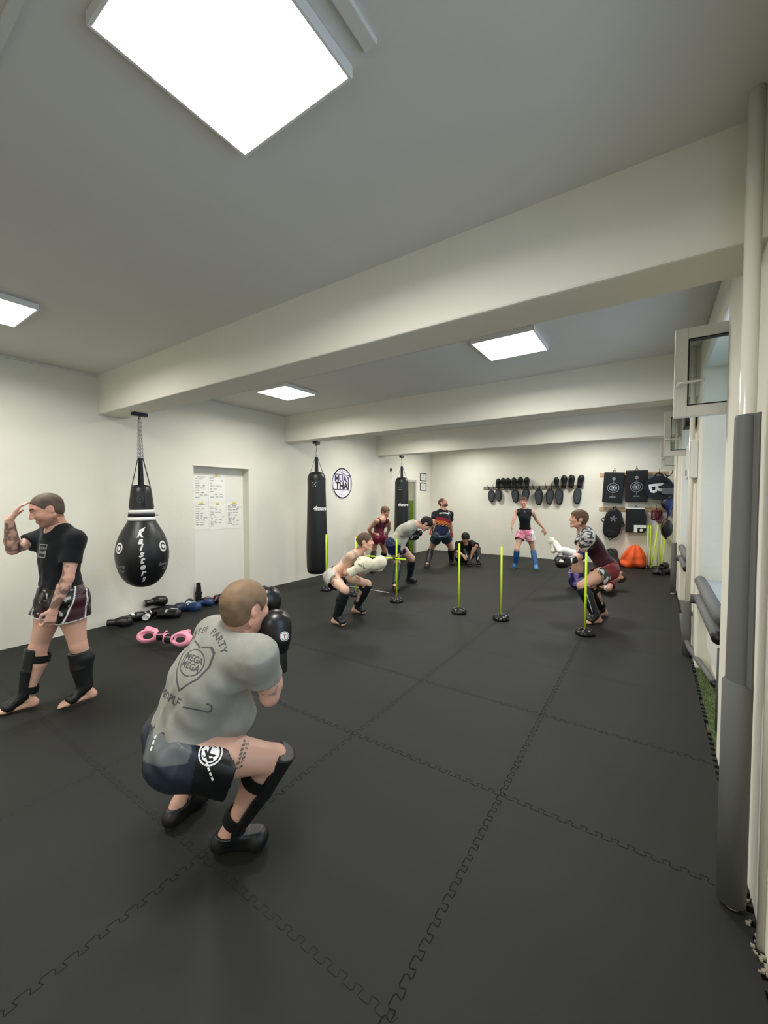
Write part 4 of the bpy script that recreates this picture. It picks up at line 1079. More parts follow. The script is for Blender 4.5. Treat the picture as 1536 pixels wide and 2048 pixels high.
# ---- standing man at the left, hand on the forehead
P = POSES['P1']
f = Figure(P, (-.12, -1, -.42), head_up=(-.02, -.35, 1), build=1.02, h=.0065)
r = person_root(f, 'man in a black T-shirt walking at the left edge with one hand on his forehead')
f.make(r, 'pink', hair=dict(col=(92, 78, 66), thick=.004, back=-.06, front=-.022), toes=(True, True), beard=.55, brow=(70, 54, 42),
       hands={'L': dict(dir_=(-.02, -.25, -1), palm=(-1, -.1, .2), curl=.95), 'R': dict(dir_=(.12, .45, .85), palm=(.25, 1, -.35), curl=.35)},
       ink=[('ER', 'SR', .08, .62, 26), ('ER', 'WR', .075, .66, 26), ('EL', 'WL', .07, .60, 26), ('EL', 'SL', .08, .50, 24)])
sh = f.shirt(r, (24, 26, 29), sleeve=.62, hem=.02, loose=.010, boxy=.135, wr=.003, neck=.060, sl_r=.066, name='t_shirt')
o = f.P['C'] + f.cup * .07 + f.cfw * .4 + f.srt * -.01
decal('chest_print', merge_tris([(outline([(-.05, .05), (.05, .05), (.045, -.05), (-.045, -.05)], .12), 1, 0, 0, 0), (text_tris('BOXING', .02), .026, 0, .012, 0), (text_tris('TEAM', .03), .034, 0, -.024, 0)]), on_vol(f.shirt_v, o, -f.srt, f.cup), mat('washed print', (150, 152, 150), .8), sh, dice=.015)
bur = np.array(lin((58, 26, 34))); blk = np.array(lin((20, 18, 20)))
def spaint(V, f=f):
    q = V - f.P['P']; a = q @ f.rt; b = q @ f.fw; z = V[:, 2]
    c = np.tile(bur, (len(V), 1)).astype(float)
    for s_, Hh, K in ((-1, 'HL', 'KL'), (1, 'HR', 'KR')):
        side = (a * s_ > .0)
        e1 = b - (.075 - .35 * (z - .70)); c[side & (e1 > .0) & (a * s_ > .03)] = blk; c[side & (np.abs(e1) < .005) & (a * s_ > .03)] = .75
        e2 = b + (.065 + .2 * (z - .78)); c[side & (e2 < 0)] = blk; c[side & (np.abs(e2) < .005)] = .75
        n = noise3(V, 40, 4); c[side & ((e2 < -.01)) & (n > .70)] = .5; c[side & (e1 > .01) & (n > .76) & (z > .72)] = .5
        ax = unit(f.P[K] - f.P[Hh]); t = (V - f.P[Hh]) @ ax / np.linalg.norm(f.P[K] - f.P[Hh]); c[side & (t > .405)] = .75
    return c
f.shorts(r, (58, 26, 34), leg=.43, loose=.016, flare=.012, waist=.06, paint=spaint, h=.0045)
gl = f.shin_guard(r, 'L', full=True, top=.045, toe_len=.78)
an, kn = f.P['AL'], f.P['KL']; ax = unit(an - kn); view = unit(V3((0, 0, 1.3)) - kn); lx = unit(np.cross(-ax, view)); fl_ = unit(f.P['TL'] - an)
o = kn - ax * -.085 + view * .3 - lx * .02
decal('oval_logo', ring_tris(.017, .023, 30, sx=1.1, sy=.62), on_vol(f.gv['L'], o, lx, -ax), whitep, gl, dice=.01)
decal('lettering', merge_tris([(text_tris('WINDY', .02), .012, 0, -.004, .1)]), on_vol(f.gv['L'], o, lx, -ax), whitep, gl)
f.shin_guard(r, 'R', top=.03, toe_len=.85)
finish(r)

# ---- squatting woman with cream gloves
P = POSES['P3']
f = Figure(P, (.88, .42, -.03), build=.90, h=.0075)
r = person_root(f, 'bare-armed woman squatting beside a yellow pole with large cream boxing gloves')
f.make(r, 'fair', hair=dict(col=(92, 72, 60), thick=.009, back=-.07, style='bun', bun=.02, front=.004), toes=(False, False), ink=[(tuple(f.P['HR'] + (f.P['KR'] - f.P['HR']) * .38), tuple(f.P['HR'] + (f.P['KR'] - f.P['HR']) * .52), .12, .55, 34)])
f.shirt(r, (176, 164, 148), tank=True, hem=-.22, loose=.004, wr=0, neck=.075, name='sports_top')
def spaint(V, f=f):
    q = V - f.P['P']; a = q @ f.rt; b = q @ f.fw; c = np.tile(np.array(lin((18, 18, 20))), (len(V), 1)).astype(float)
    sd_ = (np.abs(a) > .06) & (b < .05); c[sd_] = np.array(lin((214, 210, 200))); st = np.sin((b - .5 * V[:, 2]) * 330) > .55; c[sd_ & st] = .02
    return c
f.shorts(r, (24, 24, 26), leg=.34, loose=.016, flare=.02, waist=.08, paint=spaint)
for d in 'LR': f.shin_guard(r, d, col=(22, 28, 30), full=(d == 'R'), top=.02, toe_len=.9)
cream = mat('cream leather', (226, 222, 196), .45, spec=.4, bump=.2)
g, gv, cv, (W, u, sd, pn) = f.glove(r, 'R', (.72, .42, .45), (-.5, .8, 0), m=cream, size=1.3)
view = unit(V3((0, 0, 1.62)) - W); lx = unit(np.cross((0, 0, 1), view))
decal('glove_lettering', merge_tris([(text_tris('FAIRTEX', .03), .030, 0, 0, -.6), (ring_tris(.012, .016, 16, .02, .03), 1, 0, 0, 0)]), on_vol(gv, W + u * .11 + view * .3, lx, np.cross(view, lx)), blackm, g, dice=.015)
f.glove(r, 'L', (.8, .3, .42), (-.5, .8, 0), m=cream, size=1.22)
finish(r)

# ---- woman in burgundy behind her
P = POSES['P4']
f = Figure(P, (.93, -.15, -.28), build=.92, h=.009)
r = person_root(f, 'woman in a burgundy tank top and shorts bending forward beside the middle hanging bag')
f.make(r, 'tan', hair=dict(col=(96, 74, 54), thick=.012, back=-.05, style='bun', bun=.075), toes=(False, False))
f.shirt(r, (92, 30, 48), tank=True, hem=.04, loose=.006, wr=.002, neck=.075, name='tank_top')
f.shorts(r, (110, 28, 50), leg=.33, loose=.012, flare=.01, waist=.05)
for d in 'LR':
    f.shin_guard(r, d, full=True, top=.02, toe_len=.9, sock=True)
    g, gv, cv, (W, u, sd, pn) = f.glove(r, d, (.25, -.1, -1) if d == 'R' else (-.1, -.1, -1), (0, 1, 0), size=.8)
    view = unit(V3((0, 0, 1.62)) - W); lx = unit(np.cross((0, 0, 1), view))
    decal('white_stripe', poly_tris([(-.035, -.012), (.035, .010), (.035, .028), (-.035, .006)]), on_vol(gv, W + u * .05 + view * .3, lx, np.cross(view, lx)), whitep, g, dice=.015)
finish(r)

# ---- man in the pale grey T-shirt, bent forward
P = POSES['P5']
f = Figure(P, (.50, .30, -.82), head_up=(.75, .5, .55), build=1.0, h=.0085)
r = person_root(f, 'dark-haired man in pale grey T-shirt bent forward, head down, beside the crossed yellow poles')
f.make(r, 'fair', hair=dict(col=(26, 24, 24), thick=.014, back=-.06, style='full', front=.006), toes=(False, False))
f.shirt(r, (176, 176, 162), sleeve=.55, hem=-.01, loose=.02, wr=.004, neck=.062, sl_r=.075, drape=[cone(f.P['C'] + f.cfw * .08, f.P['P'] + f.fw * .14 - np.array([0, 0, .02]), .07, .06)])
f.shorts(r, (28, 34, 74), leg=.40, loose=.014, flare=.012, waist=.06)
for d in 'LR': f.shin_guard(r, d, col=(24, 28, 42), full=True, top=.04 if d == 'L' else .02, foot_col=(28, 28, 30), toe_len=1.0, sock=True)
g, gv, cv, (W, u, sd, pn) = f.glove(r, 'R', (.78, .55, .1), (-.4, .6, .3), size=1.0)
view = unit(V3((0, 0, 1.62)) - W); lx = unit(np.cross((0, 0, 1), view))
decal('oval_logo', ring_tris(.018, .030, 24, sx=.8), on_vol(gv, W + u * .085 + view * .3, lx, np.cross(view, lx)), whitep, g, dice=.012)
f.glove(r, 'L', (.7, .5, .2), (-.4, .6, .3), size=.95)
finish(r)

# ---- standing man in the black and red jersey
P = POSES['P6']
f = Figure(P, (.80, -.05, .42), head_up=(-.35, 0, 1), build=1.06, h=.009)
r = person_root(f, 'man in a black, red and orange jersey standing with legs apart and looking up')
f.make(r, 'tan', hair=dict(col=(86, 62, 50), thick=.002, back=-.04), toes=(False, False), beard=.85, brow=(52, 40, 36),
       hands={'L': dict(dir_=(.05, -.1, -1), palm=(-.7, .3, 0), curl=.6), 'R': dict(dir_=(-.1, -.2, -1), palm=(.7, .3, 0), curl=.9)})
def jp(V, f=f):
    z = (V - f.P['P']) @ f.up; a = (V - f.P['P']) @ f.srt; n = noise3(V * np.array([1, 1, .5]), 26, 8); c = np.tile(np.array(lin((22, 24, 28))), (len(V), 1)).astype(float)
    arm_ = np.abs(a) > .19
    zz = z + .04 * (n - .5) - .12 * a
    c[(zz < .34) & (zz > .27) & ~arm_] = np.array(lin((120, 34, 46))); c[(zz <= .27) & (zz > .20) & ~arm_] = np.array(lin((170, 62, 44)))
    fl = (zz <= .25) & (zz > .165) & ~arm_ & (np.sin(a * 90 + z * 110) > .1); c[fl] = np.array(lin((214, 150, 66)))
    c[(zz <= .165) & ~arm_] = np.array(lin((34, 40, 66)))
    return c
sh = f.shirt(r, (22, 24, 28), sleeve=.62, hem=.05, loose=.016, boxy=.135, wr=.002, neck=.06, sl_r=.075, name='jersey', paint=jp)
o = f.P['C'] + f.cup * .10 + f.cfw * .4
decal('chest_lettering', merge_tris([(text_tris('MACHINE', .04), .052, 0, 0, .16)]), on_vol(f.shirt_v, o, -f.srt, f.cup), whitep, sh, dice=.02)
decal('shoulder_patch', poly_tris([(.10, .075), (.155, .06), (.155, .085), (.10, .10)]), on_vol(f.shirt_v, o, -f.srt, f.cup), whitep, sh, dice=.02)
so = f.shorts(r, (36, 48, 58), leg=.40, loose=.016, flare=.012, waist=.06)
decal('hem_stripe', poly_tris([(-.09, -.01), (0, -.02), (.09, -.01), (.09, .004), (0, -.006), (-.09, .004)]), on_vol(f.shorts_v, f.P['P'] + f.fw * .4 - f.up * .06, -f.rt, f.up), mat('pale print', (150, 166, 176), .6), so, dice=.02)
for d in 'LR':
    f.shin_guard(r, d, full=True, top=.03, toe_len=.9, sock=True)
    W = f.P['W' + d]; u = unit(np.array([.05 if d == 'L' else -.1, -.1, -1]))
    v = Vol(*bounds([cone(W, W + u * .12, .06, .06)], .02), .008); v.add(flatcone(W - u * .02, W + u * .095, .035, .047, (f.fw, 1.0)), 0)
    v.build('hand_wrap', mat('red hand wrap', (172, 40, 48), .8), r)
finish(r)

# ---- person sitting on the floor, head bowed
P = POSES['P7']
f = Figure(P, (.45, -.62, -.62), head_up=(.3, -.5, .8), build=.98, h=.009)
r = person_root(f, 'person in black sitting on the floor, head bowed between raised knees')
f.make(r, 'tan', hair=dict(col=(28, 26, 24), thick=.022, back=-.085, style='curly', front=.01), toes=(False, False),
       hands={'L': dict(dir_=(-.3, .1, -1), palm=(-.6, -.5, 0), curl=.5), 'R': dict(dir_=(.5, .2, -.6), palm=(0, .5, -1), curl=.5)})
f.shirt(r, (22, 23, 25), sleeve=.95, hem=.03, loose=.018, wr=.003, neck=.06, sl_r=.075)
f.shorts(r, (26, 28, 32), leg=.75, loose=.02, flare=.02, waist=.06)
for d in 'LR':
    gg = f.shin_guard(r, d, col=(34, 38, 42), full=True, top=.0, foot_col=(26, 26, 28), toe_len=.95)
    an, kn = f.P['A' + d], f.P['K' + d]; ax = unit(an - kn); view = unit(V3((0, 0, 1.2)) - kn); lx = unit(np.cross(-ax, view))
    decal('silver_print', merge_tris([(poly_tris([(-.02, -.06), (.015, -.03), (.02, .05), (-.01, .02)]), 1, 0, 0, 0)]), on_vol(f.gv[d], kn + ax * .16 + view * .3, lx, -ax), mat('silver print', (170, 176, 180), .4), gg, dice=.02)
finish(r)

# ---- woman in pink shorts with blue shin guards
P = POSES['P8']
f = Figure(P, (.02, -1, .02), build=.86, h=.009)
r = person_root(f, 'woman in a black tank top and pink shorts standing with blue shin guards')
f.make(r, 'warm', hair=dict(col=(96, 62, 50), thick=.008, back=-.06, style='tail', front=.004), toes=(False, False),
       hands={'L': dict(dir_=(.35, .1, -1), palm=(-.4, .6, -.5), curl=.35), 'R': dict(dir_=(-.1, -.2, -1), palm=(.8, .2, 0), curl=.4)})
sh = f.shirt(r, (20, 22, 26), tank=True, hem=-.035, loose=.010, wr=.002, neck=.072, name='tank_top', drape=[cone(f.P['P'] + f.fw * .07 + f.up * .03, f.P['P'] + f.fw * .09 - f.up * .01, .05, .04)])
o = f.P['C'] + f.cup * .12 + f.cfw * .4
decal('chest_logo', merge_tris([(ring_tris(.008, .016, 16), 1, 0, 0, 0), (poly_tris([(-.02, -.034), (.02, -.034), (.02, -.029), (-.02, -.029)]), 1, 0, 0, 0)]), on_vol(f.shirt_v, o, -f.srt, f.cup), mat('faint logo print', (150, 150, 152), .7), sh)
def spaint(V, f=f):
    n = noise3(V, 22, 6); n2 = noise3(V, 50, 9); c = np.tile(np.array(lin((226, 128, 152))), (len(V), 1)).astype(float)
    c[n > .58] = np.array(lin((238, 190, 204))); c[n2 > .74] = np.array(lin((180, 70, 104)))
    for Hh, K in (('HL', 'KL'), ('HR', 'KR')):
        q = (f.P[K] - f.P[Hh]); t = (V - f.P[Hh]) @ q / (q @ q); sd_ = ((V - f.P['P']) @ f.rt) * (1 if Hh == 'HR' else -1) > 0; c[sd_ & (t > .375)] = np.array(lin((110, 34, 56)))
    a = (V - f.P['P']) @ f.rt; c[(a < -.14)] = np.array(lin((230, 226, 226)))
    return c
f.shorts(r, (226, 128, 152), leg=.40, loose=.016, flare=.02, waist=.07, paint=spaint)
for d in 'LR': f.shin_guard(r, d, col=(34, 84, 134), full=True, top=.02, foot_col=(84, 140, 200), toe_len=.95)
finish(r)

# ---- squatting man in maroon with striped sleeves
P = POSES['P9']
f = Figure(P, (-.90, -.42, .08), build=1.0, h=.008)
r = person_root(f, 'man in maroon shirt with patterned sleeves squatting behind the nearest yellow pole')
f.make(r, 'pink', hair=dict(col=(100, 76, 58), thick=.016, back=-.085, style='full', front=.006), toes=(False, True), ink=[('KR', 'AR', .08, .4, 30)])
mar = np.array(lin((52, 22, 30)))
def mp_(V, f=f):
    q = V - f.P['C']; a = q @ f.cup; b = q @ f.cfw; c = np.tile(mar, (len(V), 1)).astype(float)
    z = a + .55 * b; n = noise3(V * np.array([1, 1, 2.0]), 30, 3); st = np.where(n > .5, .62, .05)
    m_ = (z > .13); c[m_] = st[m_][:, None]; m2 = (np.abs(z - .13) < .006); c[m2] = .8
    bk = (b < -.16 + 0 * a) & (z < .13) & (np.abs(b + .165) < .006); c[bk] = .7
    return c
sh = f.shirt(r, (52, 22, 30), sleeve=.50, hem=.06, loose=.018, wr=.0025, neck=.06, sl_r=.080, name='jersey', paint=mp_)
def spaint(V, f=f):
    q = V - f.P['P']; a = q @ f.rt; b = q @ f.fw; c = np.tile(np.array(lin((116, 26, 32))), (len(V), 1)).astype(float)
    ax = unit(f.P['KL'] - f.P['HL']); t = (V - f.P['HL']) @ ax; n = noise3(V * np.array([2, 1, 1]), 24, 7); m_ = (t > .09) & (a < 0); c[m_] = np.where(n > .52, .65, .05)[m_][:, None]
    return c
f.shorts(r, (116, 26, 32), leg=.42, loose=.018, flare=.02, waist=.06, paint=spaint)
gl = f.shin_guard(r, 'L', col=(24, 24, 34), full=True, top=.02, toe_len=.8)
an, kn = f.P['AL'], f.P['KL']; ax = unit(an - kn); view = unit(V3((0, 0, 1.3)) - kn); lx = unit(np.cross(-ax, view))
decal('white_piping', poly_tris([(-.028, -.36), (-.022, -.36), (.034, -.02), (.026, -.02)][::-1]), on_vol(f.gv['L'], kn + view * .3, lx, -ax), whitep, gl, dice=.02)
f.shin_guard(r, 'R', top=.04, toe_len=.9)
E_ = f.P['EL']; 
v = Vol(*bounds([cone(E_, E_, .08, .08)], .02), .008); up2 = unit(f.P['SL'] - E_); fo2 = unit(f.P['WL'] - E_)
v.add(flatcone(E_ + up2 * .09, E_ - up2 * .0, .056, .060), .01); v.add(flatcone(E_, E_ + fo2 * .06, .058, .052), .02); v.add(cone(E_ - unit(up2 + fo2) * .01, E_, .058, .055), .02)
v.build('elbow_pad', mat('blue elbow pad', (40, 50, 128), .6), r)
g, gv, cv, (W, u, sd, pn) = f.glove(r, 'L', (-.75, -.55, -.25), (-.2, .5, .6), size=1.0)
view = unit(V3((0, 0, 1.62)) - W); lx = unit(np.cross((0, 0, 1), view))
decal('white_patch', poly_tris([(-.05, .02), (.0, .01), (.01, .04), (-.035, .055)]), on_vol(gv, W + u * .13 + view * .3, lx, np.cross(view, lx)), whitep, g, dice=.015)
decal('white_cuff_band', poly_tris([(-.02, -.04), (.0, -.04), (.0, .045), (-.02, .045)]), on_vol(cv, W + view * .3, lx, np.cross(view, lx)), whitep, g, dice=.015)
f.glove(r, 'R', (-.8, -.4, -.1), (.2, -.5, .6), size=.95)
finish(r)

# ---- man rolling on his back behind him
P = POSES['P10']
f = Figure(P, (-.35, -.15, .9), head_up=(.75, .5, -.2), build=1.0, h=.009); f.floorfoot = False
r = empty('person', (f.P['P'][0], f.P['P'][1], 0), 0, 'bald man lying on his back, white shin guards raised in the air', 'person')
f.make(r, 'tan', hair=dict(col=(74, 66, 60), thick=.002, back=-.05), toes=(False, False), beard=.3,
       hands={'L': dict(dir_=(-.8, .5, 0), palm=(0, .3, 1), curl=.8), 'R': dict(dir_=(-.8, -.5, .1), palm=(0, -.3, 1), curl=.8)}, ink=[('SL', 'EL', .08, .5, 28)])
f.shirt(r, (96, 24, 32), sleeve=.5, hem=.02, loose=.012, wr=.002, neck=.06, sl_r=.072)
def spaint(V, f=f):
    n = noise3(V, 16, 5); c = np.tile(np.array(lin((44, 36, 96))), (len(V), 1)).astype(float); c[n > .62] = np.array(lin((150, 130, 190))); c[n < .36] = np.array(lin((22, 24, 42))); return c
f.shorts(r, (44, 36, 96), leg=.36, loose=.02, flare=.03, waist=.06, paint=spaint)
for d in 'LR': f.shin_guard(r, d, col=(232, 228, 216), top=.0, toe_len=1.25, full=True, sock=True)
W = f.P['WL']; E_ = f.P['EL']; u = unit(W - E_); v = Vol(*bounds([cone(E_, W, .06, .06)], .02), .008); v.add(flatcone(E_ + u * .02, E_ + u * .07, .048, .046), 0)
v.build('white_wrist_band', mat('white band', (226, 230, 238), .7), r)
finish(r)

# ---------------------------------------------------------------- hanging bags
bagm = mat('black bag vinyl', (17, 19, 21), 0.42, spec=0.5, bump=0.25, bscale=35, bdist=0.004)
strapw = mat('black webbing', (16, 18, 24), 0.6, spec=0.35)
bandm = mat('white vinyl band', (224, 224, 220), 0.5)
def chain(mb, a, b, r=.0035, link=.032):
    a = Vector(a); b = Vector(b); L = (b - a).length; n = int(L / (link * .72)); t = (b - a).normalized()
    u = Vector((1, 0, 0)); u = (u - t * u.dot(t)).normalized(); w = t.cross(u)
    for i in range(n):
        c = a + (b - a) * ((i + .5) / n); e = u if i % 2 else w
        pts = [c + t * math.cos(q) * link * .5 + e * math.sin(q) * link * .27 for q in [2 * math.pi * j / 12 for j in range(12)]]
        mb.tube(pts, r, 6, closed=True)
def bag_strap(mb, a, b, w, c):
    """flat strap from a to b facing away from axis point c"""
    a = Vector(a); b = Vector(b); t = (b - a).normalized(); n = (a - Vector(c)); n.z = 0; n.normalize(); s_ = t.cross(n).normalized(); n = s_.cross(t)
    A = []
    for p in (a, b):
        for (x, y) in ((-w, -.003), (w, -.003), (w, .003), (-w, .003)): A.append(mb.bm.verts.new(p + s_ * x + n * y))
    for i in range(4): mb.bm.faces.new((A[i], A[(i + 1) % 4], A[4 + (i + 1) % 4], A[4 + i]))
    mb.bm.faces.new(A[:4][::-1]); mb.bm.faces.new(A[4:])
def cyl_map(prof, az, off=.002, zoff=0):
    """maps (x, z) onto a surface of revolution; az = angle that faces the viewer"""
    zs = np.array([p[1] for p in prof])[::-1]; rs = np.array([p[0] for p in prof])[::-1]
    if zs[0] > zs[-1]: zs = zs[::-1]; rs = rs[::-1]
    def fn(X, Y):
        Z = Y + zoff; R = np.interp(Z, zs, rs) + off; R0 = np.interp(zoff, zs, rs); A = az + X / R0
        return np.stack([R * np.cos(A), R * np.sin(A), Z], 1)
    return fn
# teardrop bag
BX, BY = -5.2, 2.43
e = empty('teardrop_punching_bag', (BX, BY, 0), 0, 'black teardrop punching bag with white bands hanging at the left', 'punching bag')
prof = [(0, 1.775), (.05, 1.775), (.085, 1.765), (.105, 1.735), (.115, 1.68), (.122, 1.60), (.128, 1.52), (.134, 1.44), (.146, 1.345), (.168, 1.30), (.205, 1.235), (.240, 1.165), (.266, 1.09), (.284, 1.01), (.290, .94), (.287, .87), (.274, .79), (.250, .71), (.214, .64), (.165, .58), (.10, .54), (.04, .525), (0, .522)]
MB().lathe(prof, 56).build('bag_body', bagm, e)
for (z0, z1, mm) in ((1.428, 1.472, bandm), (1.386, 1.428, strapw), (1.342, 1.386, bandm)):
    r0 = np.interp(z0, [1.3, 1.345, 1.44, 1.52], [.168, .146, .134, .128]); r1 = np.interp(z1, [1.3, 1.345, 1.44, 1.52], [.168, .146, .134, .128])
    MB().lathe([(r0 - .01, z0), (r0 + .006, z0), (r1 + .006, z1), (r1 - .01, z1)], 48).build('band', mm, e)
VA = math.atan2(-BY, -BX)
for i in range(4):
    a = VA + math.radians(8) + i * math.pi / 2; s_ = MB(); c, sn = math.cos(a), math.sin(a)
    bag_strap(s_, (.108 * c, .108 * sn, 1.70), (.026 * c, .026 * sn, 2.10), .018, (0, 0, 1.7)); bag_strap(s_, (.130 * c, .130 * sn, 1.50), (.107 * c, .107 * sn, 1.702), .020, (0, 0, 1.5))
    s_.build('strap', strapw, e)
    ch = MB(); chain(ch, (.026 * c, .026 * sn, 2.10), (.012 * c, .012 * sn, 2.56)); ch.torus((.026 * c, .026 * sn, 2.105), .014, .003, M=Matrix.Rotation(math.pi / 2, 4, 'X')); ch.build('chain', steelm, e)
b = MB(); b.box((-.03, -.085, 2.605), (.03, .085, 2.644), .003); b.torus((0, 0, 2.585), .02, .005, M=Matrix.Rotation(math.pi / 2, 4, 'X')); b.build('ceiling_bracket', darkmetal, e)
b = MB(); b.tube([(0, 0, 1.40), (.09, .155, 1.404)], .006, 6); b.build('strap_end', strapw, e)
for (az, sc) in ((VA - math.radians(57), 1), (VA + math.radians(50), 1)):
    decal('target_ring', merge_tris([(ring_tris(.042, .062, 36, sx=.9, sy=1.05), 1, 0, 0, 0), (ring_tris(0, .024, 24), 1, 0, 0, 0)]), cyl_map(prof, az, .002, 1.03), bandm, e, dice=.03)
    decal('script_print', merge_tris([(text_tris('Boxing', .0, .5), .055, 0, 0, 0), (text_tris('Bag', .0, .5), .05, .02, -.055, 0)]), cyl_map(prof, az, .002, .80), mat('faded grey print', (138, 140, 140), .6), e, dice=.03)
its = []
for i, chh in enumerate('Kaisters'):
    its.append((text_tris(chh, .035, .35), .115, -.03 + .004 * i, .255 - i * .076, 0))
its.append((poly_tris([(-.045, .335), (.055, .372), (.03, .345), (-.03, .315)]), 1, 0, 0, 0))
decal('vertical_lettering', merge_tris(its), cyl_map(prof, VA, .002, .90), bandm, e, dice=.03)
decal('neck_emblem', merge_tris([(ring_tris(.030, .033, 24, sy=1.3), 1, 0, 0, 0), (ring_tris(0, .006, 10), 1, 0, 0, 0)]), cyl_map(prof, VA - .1, .002, 1.60), mat('grey emblem', (92, 96, 98), .5), e, dice=.02)

def long_bag(x, y, z0, z1, r0, r1, label, txt_z, txt_a, vents):
    e = empty('punching_bag', (x, y, 0), 0, label, 'punching bag')
    prof = [(0, z1 + .03), (r1 * .45, z1 + .03), (r1 * .75, z1 + .012), (r1 * .93, z1 - .035), (r1, z1 - .09), (r1 * .97 + r0 * .03, z1 - .3), ((r0 + r1) / 2 + .004, (z0 + z1) / 2), (r0 + .004, z0 + .5), (r0, z0 + .12), (r0 * .95, z0 + .05), (r0 * .8, z0 + .012), (r0 * .4, z0), (0, z0)]
    MB().lathe(prof, 48).build('bag_body', bagm, e)
    va = math.atan2(-y, -x)
    for i in range(4):
        a = va + .05 + i * math.pi / 2; c, sn = math.cos(a), math.sin(a); s_ = MB()
        bag_strap(s_, (r1 * .72 * c, r1 * .72 * sn, z1), (.018 * c, .018 * sn, z1 + .30), .028 if i % 2 == 0 else .02, (0, 0, z1)); s_.build('strap', strapw, e)
    b = MB(); b.torus((0, 0, z1 + .315), .016, .005, M=Matrix.Rotation(math.pi / 2, 4, 'X'))
    pts = [(0 + .014 * math.sin(q), 0, z1 + .375 + .045 * math.cos(q)) for q in [2 * math.pi * j / 16 for j in range(16)]]; b.tube(pts, .004, 6, closed=True)
    b.tube([(0, 0, z1 + .42), (0, 0, 2.60)], .006, 8); b.build('carabiner', steelm, e)
    b = MB(); b.box((-.03, -.07, 2.60), (.03, .07, 2.644), .003); b.torus((0, 0, 2.59), .018, .005, M=Matrix.Rotation(math.pi / 2, 4, 'X')); b.build('ceiling_bracket', darkmetal, e)
    decal('brand_lettering', merge_tris([(text_tris('4more', .05, .35), .105, 0, -.035, -.02)]), cyl_map(prof, va + txt_a, .002, txt_z), bandm, e, dice=.03)
    decal('vent_print', merge_tris([(ring_tris(0, .007, 8), 1, dx, dy, 0) for dx, dy in ((-.028, .03), (.028, .03), (0, 0), (-.024, -.035), (.026, -.035))]), cyl_map(prof, va - .25, .002, vents), bandm, e)
    b = MB(); b.lathe([(r1 * .99 + .003, z1 - .12), (r1 * .99 + .005, z1 - .115), (r1 * .99 + .003, z1 - .11)], 48); b.build('seam_piping', strapw, e)
    return e
long_bag(-5.19, 5.5, .20, 2.06, .192, .166, 'tall black punching bag hanging before the round wall logo', 1.42, .42, 1.86)
long_bag(-5.20, 8.55, .24, 2.08, .185, .168, 'black punching bag hanging farthest back, before the doorway', 1.44, .22, 1.84)

# ---------------------------------------------------------------- slalom poles
polem = mat('neon yellow pole', (206, 238, 52), 0.4, spec=0.4)
basem = mat('black pole base', (17, 17, 18), 0.3, spec=0.5)
def make_pole(x, y, lean=(0, 0), h=.975, label='', base=True, group='neon yellow slalom poles'):
    e = empty('slalom_pole', (x, y, 0), 0, label, 'training pole', group)
    if base:
        b = MB(); b.lathe([(0, .0005), (.10, .0005), (.106, .006), (.106, .020), (.100, .034), (.082, .050), (.055, .060), (.026, .064), (.024, .078), (.0135, .080), (0, .080)], 40)
        for k in range(12):
            a = k * math.pi / 6; c, s_ = math.cos(a), math.sin(a)
            b.tube([(.103 * c, .103 * s_, .022), (.088 * c, .088 * s_, .047), (.060 * c, .060 * s_, .060), (.03 * c, .03 * s_, .066)], [.007, .008, .007, .005], 6)
        bo = b.build('pole_base', basem, e)
        p = MB()
        for k in range(6):
            a = k * math.pi / 3 + .3; p.sphere((.066 * math.cos(a), .066 * math.sin(a), .060), .0055, seg=8)
        p.build('plug', bandm, bo)
    t = MB(); d = Vector((lean[0], lean[1], 1)); t.tube([(0, 0, .03), (d.x * h * .5, d.y * h * .5, h * .5), (d.x * h, d.y * h, h)], .0125, 16); t.build('pole', polem, e)
    t = MB(); t.tube([(d.x * h, d.y * h, h - .002), (d.x * (h + .006), d.y * (h + .006), h + .006)], [.0128, .010], 16); t.build('end_cap', mat('pole cap', (150, 168, 48), .5), e)
    return e
make_pole(-.640, 5.21, label='nearest yellow slalom pole, at the right before the man in maroon')
make_pole(-1.645, 5.23, label='yellow slalom pole standing alone right of centre, second from the right')
make_pole(-2.235, 5.22, label='yellow slalom pole in front of the sitting person, third from the right')
pD = make_pole(-3.28, 5.24, label='yellow slalom pole carrying the crossbar, before the man bending in grey')
make_pole(-4.708, 5.22, label='yellow slalom pole standing before the tall hanging bag')
make_pole(-4.06, 5.22, label='yellow slalom pole mostly hidden behind the squatting woman')
e = empty('crossbar', (-3.55, 5.18, 0), 0, 'horizontal yellow crossbar clipped between two slalom poles', 'training pole')
t = MB(); t.tube([(-.55, .01, .675), (.47, 0, .682)], .0125, 14); t.build('bar', polem, e)
t = MB(); t.box((.255, -.02, .660), (.285, .075, .700), .006); t.box((-.525, -.02, .655), (-.495, .055, .695), .006); t.build('clip', basem, e)
t = MB(); t.tube([(0, 0, 0), (.885, -.01, 0)], .006, 10); o = t.build('thin_stick', mat('pale stick', (196, 198, 196), .4), None); o.location = (-4.57, 5.655, .0065)
tag(o, 'thin pale stick lying on the mats behind the squatting woman', 'stick')
